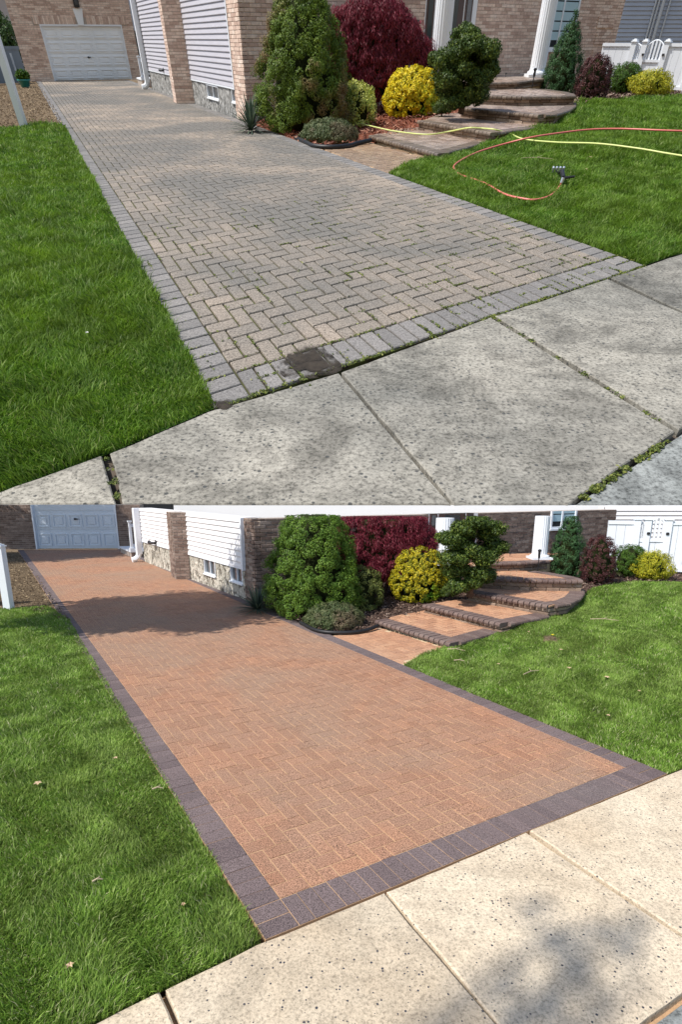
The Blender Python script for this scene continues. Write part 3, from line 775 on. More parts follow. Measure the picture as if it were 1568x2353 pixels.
def house(P, D):
    H = D['house']; zc = D['zcut']; k = D['size']
    A = P.g(*H['side'][0]); B = P.g(*H['side'][1])            # foot of the side wall: street end, garage end
    e = unit(B - A); n = V3(-e[1], e[0], 0)
    if n[0] > 0: n = -n
    side = (A, e, n); LS = np.linalg.norm(B - A)
    K = P.g(*H['corner'])
    root = thing(P, 'house', (K[0], K[1], 0), D['house_label'], 'house')
    top = D['walltop']
    zb = rect_on(P, side, H['sb'][0], H['sb'][1], H['sb'][0] + 1, H['sb'][1] + 1)[2]   # bottom of the siding
    zt = min(top, zc) if zc else top
    wall = MB(); fbox(wall, side, -.1, LS, 0, zt, -.3, -.03); side_wall = wall.build('side_wall', MATS[D['siding']], P, root)
    # foundation with rough stucco
    fnd = MB(); nn = 90; mm = 16
    s_ = np.linspace(-.02, LS, nn); z_ = np.linspace(-.03, zb, mm)
    holes = [rect_on(P, side, *w) for w in H['windows']]
    i0 = len(fnd.v)
    for i in range(nn):
        for j in range(mm):
            dd = 0.015 * math.sin(s_[i] * 31 + z_[j] * 17) * math.sin(z_[j] * 41 - s_[i] * 13) + random.gauss(0, .006)
            fnd.v.append(tuple(A + e * s_[i] + E3 * z_[j] + n * (.02 + dd)))
    for i in range(nn - 1):
        for j in range(mm - 1):
            ms, mz = (s_[i] + s_[i + 1]) / 2, (z_[j] + z_[j + 1]) / 2
            if any(h[0] < ms < h[1] and h[2] < mz < h[3] for h in holes): continue
            a = i0 + i * mm + j; fnd.f.append((a, a + 1, a + mm + 1, a + mm)); fnd.r.append(.5)
    fnd.build('foundation', MATS[D['stucco']], P, root, smooth=True)
    # siding boards
    ex = H['expo']; z = zb; seg = [(0.0, None)]
    pil = [P.g(*q) for q in H['pillar']]; sp = sorted(np.dot(q - A, e) for q in (pil[0], pil[2]))
    while z < zt - .02:
        for a, b in ((-.02, sp[0]), (sp[1] - .02, LS)):
            mb = MB(); z2 = min(z + ex * 1.02, zt)
            q = [(a, z, .030), (a, z, .048), (a, z + .012, .050), (a, z2, .022), (a, z2, .0)]
            o_ = lambda s, zz, d: tuple(A + e * s + E3 * zz + n * d)
            v0 = [o_(a, zz, d) for _, zz, d in q]; v1 = [o_(b, zz, d) for _, zz, d in q]; mb.v = v0 + v1; m = len(q)
            for t in range(m): mb.f.append((t, (t + 1) % m, m + (t + 1) % m, m + t)); mb.r.append(.5)
            mb.f.append(tuple(range(m - 1, -1, -1))); mb.f.append(tuple(range(m, 2 * m))); mb.r += [.5, .5]
            mb.build('siding_board', MATS[D['siding']], P, side_wall)
        z += ex
    # starter strip, corner posts
    mb = MB(); fbox(mb, side, -.02, LS, zb - .025 * k, zb, .02, .05); fbox(mb, side, LS - .03, LS + .05, zb, zt, .02, .075)
    fbox(mb, side, -.05 * k, .01, zb - .03, zt, .02, .085); mb.build('corner_trim', MATS['vinyl_white'], P, side_wall)
    # brick pillar on the side wall
    mp = MB(); p0, p1, p2 = pil
    de = unit(p1 - p0); db = p2 - p0
    mp.box(V3(*p0[:2], -.05), (p1 - p0) * 1.0 + n * 0, db, E3 * ((zt if zc else top) + .05), .5)
    pilo = mp.build('pillar', MATS['mortar'], P, root)
    nb_ = unit(V3(de[1], -de[0], 0)); nb_ = -nb_ if np.dot(nb_, db) > 0 else nb_
    ch, bl = H['course'], H['brick']
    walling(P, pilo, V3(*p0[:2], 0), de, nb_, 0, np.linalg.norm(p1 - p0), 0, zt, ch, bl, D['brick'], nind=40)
    nl = unit(V3(-db[1], db[0], 0)); nl = -nl if np.dot(nl, de) > 0 else nl
    walling(P, pilo, V3(*p0[:2], 0), unit(db), nl, 0, np.linalg.norm(db), 0, zt, ch, bl, D['brick'], nind=10)
    # basement windows
    for w in H['windows']:
        s0, s1, z0, z1 = rect_on(P, side, *w); m = MB(); t = .022 * k ** .5
        fbox(m, side, s0, s1, z0, z0 + t, -.05, .035); fbox(m, side, s0, s1, z1 - t, z1, -.05, .035)
        fbox(m, side, s0, s0 + t, z0 + t, z1 - t, -.05, .035); fbox(m, side, s1 - t, s1, z0 + t, z1 - t, -.05, .035)
        sm = (s0 + s1) / 2; fbox(m, side, sm - t * .5, sm + t * .5, z0 + t, z1 - t, -.04, .02)
        fr_ = m.build('window', MATS['vinyl_white'], P, root)
        g_ = MB(); fbox(g_, side, s0 + t, s1 - t, z0 + t, z1 - t, -.028, -.012); g_.build('pane', MATS['window_glass'], P, fr_)
        sl = MB(); fbox(sl, side, s0 - t, s1 + t, z0 - t * 1.2, z0, -.02, .06); sl.build('sill', MATS['white_paint'], P, fr_)
    # dryer vent
    s0, s1, z0, z1 = rect_on(P, side, *H['vent']); v = MB(); c = A + e * (s0 + s1) / 2 + E3 * (z0 + z1) / 2
    rr = (z1 - z0) * .4
    v.tube([c + n * .03, c + n * .10, c + n * .16 + e * rr * 1.5, c + n * .18 + e * rr * 3.0 + E3 * .02], [rr * .5, rr * .55, rr * .6, rr * .8], 10)
    fbox(v, side, (s0 + s1) / 2 - rr * .8, (s0 + s1) / 2 + rr * .8, z0, z1, .03, .06)
    v.build('camera_bracket', MATS['dark_metal'], P, root)
    # front wall
    E_ = P.g(*H['wall_end']); ef = unit(E_ - K); nf = V3(ef[1], -ef[0], 0); nf = -nf if nf[1] > 0 else nf
    front = (K, ef, nf); LF = np.linalg.norm(E_ - K)
    D['front'] = front; D['side_fr'] = side
    m = MB(); fbox(m, front, 0.13, LF, 0, zt, -.3, 0); fw_ = m.build('front_wall', MATS['mortar'], P, root)
    holes = []
    for key in ('door', 'front_window'):
        if key in H: holes.append(rect_on(P, front, *H[key]))
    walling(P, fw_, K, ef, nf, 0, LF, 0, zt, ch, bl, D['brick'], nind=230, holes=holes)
    # return face of the brick corner
    back = A - K; back[2] = 0; lb = abs(np.dot(back, e)) + .03
    rn = n
    m = MB(); m.box(V3(*K[:2], 0) + e * .30 * .4, e * (lb - .12), -rn * .25 , E3 * zt, .5); ret = m.build('corner_wall', MATS['mortar'], P, root)
    walling(P, ret, V3(*K[:2], 0), e, rn, 0, lb, 0, zt, ch, bl * .8, D['brick'], nind=30)
    # end return at the far right
    if 'door' in H:
        s0, s1, z0, z1 = rect_on(P, front, *H['door']); z0 = D['zs'][-1]; z1 = zt
        m = MB(); fbox(m, front, s0, s1, z0, z1, -.28, .008)
        fd = m.build('door_frame', MATS['white_paint'], P, root)
        a, b = s0 + (s1 - s0) * .02, s1 - (s1 - s0) * .10
        dd = MB(); w_ = b - a
        parts = [(a, a + w_ * .16, 1), (a + w_ * .20, a + w_ * .80, 0), (a + w_ * .84, b, 1)]
        for (p, q, gl) in parts:
            mm_ = MB(); fbox(mm_, front, p, q, z0 + .03, z1, .008, .03, bev=0); do = mm_.build('sidelight' if gl else 'door', MATS['door_brown'], P, root)
            gg = MB(); fbox(gg, front, p + (q - p) * .22, q - (q - p) * .22, z0 + .6 * k, z1 - .02, .03, .038); gg.build('pane', MATS['window_glass'], P, do)
    if 'front_window' in H:
        s0, s1, z0, z1 = rect_on(P, front, *H['front_window']); z1 = zt if zc else min(z1 + 3, zt); t = .05 * k
        if z1 > z0 + .05:
            m = MB(); fbox(m, front, s0, s0 + t, z0, z1, -.1, .05); fbox(m, front, s1 - t, s1, z0, z1, -.1, .05); fbox(m, front, s0, s1, z0, z0 + t, -.1, .06)
            fbox(m, front, (s0 * .55 + s1 * .45) - t / 2, (s0 * .55 + s1 * .45) + t / 2, z0 + t, z1, -.1, .04)
            wf = m.build('window', MATS['vinyl_white'], P, root)
            b_ = MB(); z = z0 + t + (z1 - z0) * (.10 if not zc else .3)
            while z < z1:
                fbox(b_, front, s0 + t, s1 - t, z, min(z + .155 * k, z1), .012, .022); z += .18 * k
            if b_.f: b_.build('blind', MATS['blind_fabric'], P, wf)
            g_ = MB(); fbox(g_, front, s0 + t, s1 - t, z0 + t, z1, .003, .010); g_.build('pane', MATS['dark_room'], P, wf)
            sl = MB(); fbox(sl, front, s0 - .05, s1 + .05, z0 - .04 * k, z0, -.02, .09); sl.build('sill', MATS['vinyl_white'], P, wf)
    if 'quoin' in H:
        for (x0, y0, x1, y1) in H['quoin']:
            s0, s1, z0, z1 = rect_on(P, front, x0, y0, x1, y1); s1 = min(s1, LF)
            if s1 - s0 > .05: walling(P, fw_, K + nf * .02, ef, nf, s0, s1, z0, z1, ch, bl, D['brick'], proud=.022)
    # columns on the porch
    zp = D['zs'][-1]
    for (cx0, cx1, ybase, lab) in H['columns']:
        c = P.g((cx0 + cx1) / 2, ybase, zp); rad = (cx1 - cx0) / 2 * P.depth(c) / F
        col = MB(); ztt = zt if zc else top
        col.box(c - V3(rad * 1.35, rad * 1.35, 0), V3(rad * 2.7, 0, 0), V3(0, rad * 2.7, 0), E3 * rad * .28, .5)
        col.lathe(c, [(rad * 1.25, rad * .28), (rad * 1.3, rad * .4), (rad * 1.22, rad * .52), (rad * 1.05, rad * .6), (rad * 1.02, rad * .7)], 28)
        cb = col.build('column_base', MATS['vinyl_white'], P, root); sh = MB()
        sh.lathe(c, [(rad, rad * .7), (rad * .97, ztt - zp)], 44, flute=.045); sh.build('column', MATS['vinyl_white'], P, root)
    if zc is None and 'mailbox' in H:
        s0, s1, z0, z1 = rect_on(P, front, *H['mailbox']); m = MB()
        fbox(m, front, s0, s1, z0, z0 + (z1 - z0) * .72, .01, .16, bev=.03); mo = m.build('mailbox', MATS['mailbox_beige'], P, root)
        m = MB(); fbox(m, front, s0 - .01, s1 + .01, z0 + (z1 - z0) * .72, z1, .01, .18, bev=.02); m.build('lid', MATS['mortar_dark'], P, mo)
        m = MB()
        for fx in (.3, .7):
            m.tube([K + ef * (s0 + (s1 - s0) * fx) + nf * .1 + E3 * z0, K + ef * (s0 + (s1 - s0) * fx) + nf * .13 + E3 * (z0 - .12), K + ef * (s0 + (s1 - s0) * fx) + nf * .17 + E3 * (z0 - .10)], .012, 6)
        m.build('newspaper_hook', MATS['dark_metal'], P, mo)
    # downspout at the garage end of the side wall
    f = P.g(*H['downspout'][0]); rad = H['downspout'][1] * P.depth(f) / F
    ds = MB(); w = rad; tt = zt if zc else top
    a = A + e * (LS + .02) + n * .06
    ds.box(V3(a[0], a[1], .22) - e * w - n * 0, e * 2 * w, n * 2 * w, E3 * (tt - .22), .5, .01)
    ds.tube([V3(a[0], a[1], .26) + n * w, V3(a[0], a[1], .14) + n * w * 1.6, V3(a[0], a[1], .08) + n * w * 2.6, V3(a[0], a[1], .06) + n * w * 3.8], w * 1.05, 8)
    ds.build('downspout', MATS['vinyl_white'], P, root)
    return root

def garage(P, D):
    G = D['garage']; zc = D['zcut']; zt = zc if zc else G['top']; k = D['size']
    a = P.g(*G['wall'][0]); b = P.g(*G['wall'][1]); e = unit(b - a); n = V3(e[1], -e[0], 0); n = -n if n[1] > 0 else n
    fr = (a, e, n); LW = np.linalg.norm(b - a)
    root = thing(P, 'garage', (a[0], a[1], 0), G['label'], 'garage')
    m = MB(); fbox(m, fr, 0, LW, 0, zt, -.4, -.12); wall = m.build('wall', MATS['mortar'], P, root)
    s0, s1, z0, z1 = rect_on(P, fr, *G['door']); z0 = 0.0
    if zc: z1 = zt + 1
    m = MB(); fbox(m, fr, 0, s0 - .05, 0, zt, -.14, 0); fbox(m, fr, s1 + .05, LW, 0, zt, -.14, 0)
    if not zc: fbox(m, fr, s0 - .05, s1 + .05, z1 + .02, zt, -.14, 0)
    m.build('wall', MATS['mortar'], P, root)
    walling(P, wall, a, e, n, 0, LW, 0, zt, D['house']['course'], D['house']['brick'], D['brick'], nind=0, holes=[(s0 - .03, s1 + .03, -1, z1 + .02)] + ([(s0 - .35, s1 + .35, z1, z1 + .34)] if not zc else []))
    t = .045 * k
    for a0, a1, b0, b1 in [(s0 - t, s0, 0, z1), (s1, s1 + t, 0, z1)] + ([(s0 - t, s1 + t, z1, z1 + t)] if not zc else []):
        m = MB(); fbox(m, fr, a0, a1, b0, b1, -.1, .03, zcut=zt); m.build('door_trim', MATS['vinyl_white'], P, root)
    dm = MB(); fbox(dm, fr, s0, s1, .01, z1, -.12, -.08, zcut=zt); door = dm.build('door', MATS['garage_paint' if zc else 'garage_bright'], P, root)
    rows, cols = 4, 5; dh = (G['doorh'] if 'doorh' in G else z1) / rows; dw = (s1 - s0) / cols
    for r in range(rows):
        if r * dh > zt: break
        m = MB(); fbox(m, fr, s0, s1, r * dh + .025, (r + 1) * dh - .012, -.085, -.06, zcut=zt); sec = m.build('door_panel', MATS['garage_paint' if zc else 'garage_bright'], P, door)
        mm = MB()
        for c in range(cols):
            x0, x1 = s0 + c * dw + dw * .10, s0 + (c + 1) * dw - dw * .10; y0, y1 = r * dh + dh * .17, (r + 1) * dh - dh * .17
            if y1 > zt: continue
            w3 = .035
            for (q0, q1, q2, q3) in ((x0, x1, y0, y0 + w3), (x0, x1, y1 - w3, y1), (x0, x0 + w3, y0 + w3, y1 - w3), (x1 - w3, x1, y0 + w3, y1 - w3)): fbox(mm, fr, q0, q1, q2, q3, -.062, -.035)
            fbox(mm, fr, x0 + .10, x1 - .10, y0 + .09, y1 - .09, -.062, -.040, bev=.008)
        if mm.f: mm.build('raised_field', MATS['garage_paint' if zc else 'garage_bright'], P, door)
    m = MB(); c = a + e * ((s0 + s1) / 2) + E3 * (dh * G.get('handle', 1.5)) - n * .06
    if c[2] < zt - .1:
        m.lathe(c + V3(0, 0, -.03), [(.05, 0), (.06, .03), (.05, .06)], 10); m.tube([c, c + n * .06, c + n * .08 + e * .12], .02, 6); m.build('handle', MATS['dark_metal'], P, door)
    if not zc:   # soldier course, keystone and lamp over the door
        mass = []
        x = s0 - .30
        while x < s1 + .30:
            mb = MB(); mid = (s0 + s1) / 2
            if abs(x - mid) > .30:
                mb.box(a + e * x + E3 * (z1 + .06) - n * .01, e * .085, E3 * .30, n * .035, random.random(), .004); mb.build('lintel_brick', MATS[D['brick']], P, wall)
            x += .095
        mid = (s0 + s1) / 2; mb = MB()
        q = [(-.14, z1 + .03), (.14, z1 + .03), (.24, z1 + .62), (-.24, z1 + .62)]
        for d in (0.0, .07): mb.v += [tuple(a + e * (mid + x) + E3 * z + n * d) for x, z in q]
        mb.f = [(0, 3, 2, 1), (4, 5, 6, 7), (0, 1, 5, 4), (1, 2, 6, 5), (2, 3, 7, 6), (3, 0, 4, 7)]; mb.r = [.5] * 6
        mb.build('keystone', MATS['white_paint'], P, wall)
        mb = MB(); mb.box(a + e * (mid - .14) + E3 * (z1 + .66) + n * .02, e * .28, E3 * .5, n * .16, .5, .02); lm = mb.build('wall_lamp', MATS['dark_metal'], P, root)
        mb = MB(); mb.box(a + e * (mid - .08) + E3 * (z1 + .74) + n * .18, e * .16, E3 * .34, n * .015, .5); mb.build('pane', MATS['window_glass'], P, lm)
    return root

def path(P, D):
    poly = hull([tuple(P.g(*q)[:2]) for q in D['path']])
    mb = MB(); mb.prism(poly, -.09, -.006 - D['jdepth'], .5); o = mb.build('garden_path', MATS[D['stepjoint']], P, None, (*poly[0], 0)); o['kind'] = 'structure'
    e = D['d1']; f = D['d2']; c = np.mean(np.array(poly), 0)
    cells = herringbone(V3(*c, 0) - e * 4 - f * 4, e * D['bu'], f * D['bv'], int(9 / D['bu']), int(9 / D['bv']), 0)
    cells = [q for q in cells if in_poly(np.array([np.mean([a[0] for a in q])]), np.array([np.mean([a[1] for a in q])]), poly)[0]]
    lay(P, o, cells, poly, D['gap'], D['bev'], -.005, -.05, D['pathpaver'], 120)
    return o

def chips(P, poly, n, size, mat, name, label, cat, seed, dref, zf=None):
    p = scatter(P, poly, n, dref, 1.2, seed); rg = np.random.default_rng(seed)
    z = (zf(p[:, 0], p[:, 1]) if zf else 0) + rg.uniform(.0, size * .6, len(p))
    c = np.stack([p[:, 0], p[:, 1], z], 1); nr = unit_rows(rdir(rg, len(p)) * .7 + V3(0, 0, 1)); tp = rdir(rg, len(p))
    v, f = leaves_mesh(c, nr, tp, size, .35, rg)
    o = tris_object(name, v, f, MATS[mat], P, None, (0, 0, 0), rg.random(len(p)), nv=4); tag(o, label, cat, None, 'stuff'); return o

def yucca(P, D, px, py, half, label, zcut=None, seed=3):
    b = P.g(px, py); r = half * P.depth(b) / F; b = b + unit(V3(b[0], b[1], 0)) * r * .6
    root = thing(P, 'yucca_plant', (b[0], b[1], 0), label, 'plant'); rg = random.Random(seed)
    for i in range(150):
        a = rg.uniform(0, 2 * pi); el = rg.uniform(.12, 1.4); ln = r * rg.uniform(1.2, 1.9); w = r * rg.uniform(.05, .08); mb = MB(); rr = rg.random()
        d = V3(cos(a), sin(a), 0); sd_ = V3(-sin(a), cos(a), 0); pts = []
        for t in np.linspace(0, 1, 6):
            rad = ln * t * cos(el) * (1 + .25 * t); z = ln * (t * sin(el)) * 1.25 - ln * .30 * t * t * (1.2 - el * .6) + .04
            pts.append((b + d * (rad + r * .03) + E3 * max(.012, z), w * (1 - t) ** .6 * (0.65 + .7 * t * (1 - t) * 2) + .0008))
        for q, ww in pts:
            mb.v += [tuple(q - sd_ * ww), tuple(q - E3 * ww * .25), tuple(q + sd_ * ww)]
        for j in range(5):
            i0 = j * 3
            mb.f += [(i0, i0 + 1, i0 + 4, i0 + 3), (i0 + 1, i0 + 2, i0 + 5, i0 + 4)]; mb.r += [rr, rr]
        if zcut: mb.clipz(zcut)
        mb.build('leaf', MATS['leaf_yucca'], P, root)

def hinoki(P, D, px, py, ptop, half, label, z0, trunk_px, zcut=None, seed=5):
    """dwarf hinoki: leaning trunk and clouds of dark scaly sprays at the ends of branches"""
    b = P.g(px, py, z0); r = half * P.depth(b) / F; H = P.hat(b, ptop) - z0; rg = np.random.default_rng(seed)
    root = thing(P, 'dwarf_cypress_tree', tuple(b), label, 'tree')
    tr = MB(); tpts = [b + V3(0, 0, -.05), b + V3(.10 * r, .1 * r, H * .14), b + V3(.28 * r, .2 * r, H * .30), b + V3(.02 * r, .2 * r, H * .52), b + V3(.0, .15 * r, H * .86)]
    if zcut: tpts = [q if q[2] < zcut else V3(q[0], q[1], zcut - .02) for q in tpts]
    tr.tube(tpts, [r * .11, r * .085, r * .07, r * .05, r * .02], 10)
    clouds = []
    for (fx, fz, fr_) in D['clouds']:
        for q in range(4):
            clouds.append((b + V3(fx * r + rg.normal(0, .10) * r, rg.uniform(-.5, .55) * r, fz * H + rg.normal(0, .02) * H), fr_ * r * rg.uniform(1.05, 1.5)))
    for c, cr in clouds:
        j = 2 if c[2] < b[2] + H * .4 else 3
        s_ = tpts[j]; m_ = (s_ + c) / 2 - E3 * .05 * H
        if zcut and max(c[2], m_[2]) > zcut - .02: continue
        tr.tube([s_, m_, c], [r * .035, r * .025, r * .01], 6, cap=False)
    tr.build('trunk', MATS['bark'], P, root, smooth=True)
    vs = []; fs = []; rn = []; off = 0
    for c, cr in clouds:
        m = 12; cc = c + rdir(rg, m) * cr * .55 * V3(1, 1, .55)
        for q in cc:
            n_ = 110; d = rdir(rg, n_); lc = q + d * V3(1, 1, .7) * (cr * .42 * rg.uniform(.5, 1, n_) ** .5)[:, None]
            if zcut: lc = lc[lc[:, 2] < zcut]; d = d[:len(lc)]
            n_ = len(lc)
            if n_ == 0: continue
            v, f = leaves_mesh(lc, unit_rows(d + rdir(rg, n_) * .7), unit_rows(d + V3(0, 0, .5)), .075 * r, .55, rg)
            if zcut: v[:, 2] = np.minimum(v[:, 2], zcut)
            vs.append(v); fs.append(f + off); off += len(v); rn.append(np.clip(.3 * rg.random() + .7 * rg.random(n_), 0, 1))
    tris_object('foliage', np.concatenate(vs), np.concatenate(fs), MATS['leaf_hinoki'], P, root, None, np.concatenate(rn), nv=4)

def curve_tube(P, name, pts, rad, mat, label, cat, zf, lift=0.0, seg=8):
    """hose along ground points, smoothed"""
    q = [P.g(px, py, z) for px, py, z in pts]; out = []
    for i in range(len(q) - 1):
        p0, p1, p2, p3 = q[max(i - 1, 0)], q[i], q[i + 1], q[min(i + 2, len(q) - 1)]
        for t in np.linspace(0, 1, 10, endpoint=False):
            out.append(.5 * ((2 * p1) + (-p0 + p2) * t + (2 * p0 - 5 * p1 + 4 * p2 - p3) * t * t + (-p0 + 3 * p1 - 3 * p2 + p3) * t ** 3))
    out.append(q[-1]); mb = MB(); mb.tube(out, rad, seg)
    o = mb.build(name, MATS[mat], P, None, tuple(out[0]), smooth=True); tag(o, label, cat); return o

def vinyl_fence(P, D, fr, LF, segs, H, label, posts, gate=None, zcut=None, mat='vinyl_white'):
    O, e, n = fr
    root = thing(P, 'vinyl_fence', tuple(O), label, 'fence'); k = D['size']
    pw = .062 * k
    for s in posts:
        m = MB(); fbox(m, fr, s - pw, s + pw, -.1, H * 1.02, -pw, pw)
        m.build('post', MATS[mat], P, root)
        m = MB(); c = O + e * s + E3 * H * 1.02
        for hw, z_, hz in ((1.25, 0, .35), (.9, .35, .35), (.45, .7, .25)): fbox(m, (c, e, n), -pw * hw, pw * hw, pw * z_, pw * (z_ + hz), -pw * hw, pw * hw)
        m.build('post_cap', MATS[mat], P, root)
    for (a, b, kind) in segs:
        rr = [(.03, .03 + H * .07)] + ([(H * .93, H)] if kind == 'panel' else [(H * .60, H * .66)])
        for z0, z1 in rr: m = MB(); fbox(m, fr, a, b, z0, z1, -pw * .6, pw * .6); m.build('rail', MATS[mat], P, root)
        nb = max(2, int((b - a) / (.15 * k)))
        for i in range(nb):
            x0 = a + (b - a) * i / nb; x1 = a + (b - a) * (i + 1) / nb - .006
            m = MB(); fbox(m, fr, x0, x1, .03 + H * .07, H * (.93 if kind == 'panel' else .60), -.02, .02); m.build('board', MATS[mat], P, root)
        if kind != 'panel':
            npk = max(4, int((b - a) / (.085 * k))); cur = lambda t: H * (.93 + (.13 * math.sin(pi * t) if kind == 'arch' else .08 * (1 - t)))
            for i in range(npk):
                t = (i + .5) / npk; x = a + (b - a) * t; w = (b - a) / npk * .24
                m = MB(); fbox(m, fr, x - w, x + w, H * .66, cur(t), -.02, .02); m.build('picket', MATS[mat], P, root)
            m = MB(); m.tube([O + e * (a + (b - a) * t) + E3 * cur(t) for t in np.linspace(0, 1, 12)], H * .018, 8); m.build('top_rail', MATS[mat], P, root)
    if gate:
        for s in gate:
            m = MB(); fbox(m, fr, s - .03 * k, s + .03 * k, H * .74, H * .79, pw * 1.0, pw * 1.4, bev=.01); m.build('latch', MATS['dark_metal'], P, root)
    return root

# ================================================================== data read off the photograph (columns, rows)
DU = dict(size=1.3, vp1=(28, 88), vp2=(3139, 88), corner=(490, 938), rcorner=(1483, 609), nv=36, bu=0.2009,
    garage_line=[(122, 186), (295, 184)], gap=0.020, bev=0.006, jdepth=0.018, joint='joint_dark', border='border_before', paver='paver_before',
    concrete='concrete_before', walk_bed=[(-400, 1285), (-200, 1206), (30, 1112), (250, 1036), (480, 938), (784, 853), (1128, 726), (1483, 606), (1660, 553), (1700, 1300), (-300, 1300)],
    slabs=[[(-200, 1215), (30, 1120), (233, 1048), (268, 1165), (285, 1230), (-200, 1400)],
           [(252, 1043), (480, 946), (779, 858), (1034, 1157), (1090, 1222), (305, 1230), (283, 1165)],
           [(785, 856), (1128, 730), (1552, 992), (1316, 1153), (1220, 1222), (1098, 1222), (1042, 1157)],
           [(1138, 727), (1397, 642), (1537, 707), (1640, 748), (1640, 940), (1562, 988)],
           [(1403, 638), (1483, 613), (1537, 594), (1640, 563), (1640, 742), (1541, 703)]],
    street=[(1322, 1160), (1562, 1000), (1700, 905), (1800, 1100), (1250, 1240), (1230, 1225)],
    steps=[dict(bl=(858, 328), br=(996, 362), fl=(851, 311), fr=(1011, 353), nf=2, top=[(851, 311), (1011, 353), (1115, 326), (1140, 318), (1125, 296), (962, 292), (905, 297)]),
           dict(bl=(963, 299), br=(1129, 326), fl=(962, 277), fr=(1132, 305), nf=2, top=[(962, 277), (1132, 305), (1235, 292), (1245, 286), (1235, 262), (1064, 258), (1010, 262)]),
           dict(bl=(1064, 266), br=(1239, 290), fl=(1060, 247), fr=(1241, 264), nf=5, top=[(1060, 247), (1241, 264), (1277, 262), (1307, 253), (1322, 243), (1323, 236), (1300, 225), (1091, 225), (1070, 236)]),
           dict(bl=(1091, 239), br=(1317, 241), fl=(1091, 218), fr=(1324, 220), nf=6, top=[(1091, 218), (1201, 222), (1324, 220), (1318, 216), (1303, 212), (1262, 206), (1216, 204), (1106, 202), (1098, 208)]),
           dict(bl=(1106, 207), br=(1216, 203), fl=(1106, 190), fr=(1186, 188.6), nf=2, top=[(1090, 191), (1186, 188.6), (1250, 181), (1275, 176), (1275, 160), (960, 165), (960, 190)])],
    stepjoint='joint_step', steppaver='wet_step', nosing='nosing_wet', stone='stone_block', sb=0.17, gapstep=.022, nosew=0.135, pathpaver='wet_paver',
    path=[(732, 338), (886, 400), (940, 376), (973, 364), (998, 363), (858, 328), (840, 325)],
    steps_label='dark wet stone steps of the unwashed yard with the yellow hose lying across them',
    house_label='tan brick and lilac-grey sided house beside the dirty grey driveway with hoses out',
    zcut=None, siding='siding_grey', stucco='stucco_before', brick='brick_lit',
    house=dict(side=[(550, 272), (350, 205)], corner=(572, 281), sb=(500, 192.5), expo=0.118, pillar=[(407, 238), (449, 238), (400, 234)], course=.076, brick=.33,
        windows=[(478, 196, 503, 226), (535, 206, 562, 237)], vent=(373, 156, 384, 168), wall_end=(1383, 221),
        door=(975, -60, 1092, 176), front_window=(1262, -30, 1326, 114), mailbox=(936, 46, 958, 80),
        quoin=[(1374, 37, 1412, 64), (1368, 75, 1400, 102), (1361, 113, 1400, 134)],
        columns=[(987, 1027, 190, ''), (1216, 1250, 177, '')], downspout=[(352, 205), 5.0]),
    garage=dict(wall=[(66, 187.5), (329, 182.5)], door=(110, 60, 289, 185), top=4.6, handle=1.75,
        label='detached brick garage closing off the stained grey driveway, lamp over its white door'),
    clouds=[(-.1, .94, .34), (.1, .84, .42), (-.3, .72, .42), (.5, .70, .38), (-.8, .62, .36), (.85, .55, .34), (-.2, .52, .44), (.42, .44, .40), (-.62, .40, .40), (-.35, .26, .36), (.48, .24, .36), (.1, .14, .34), (-.5, .13, .28)])
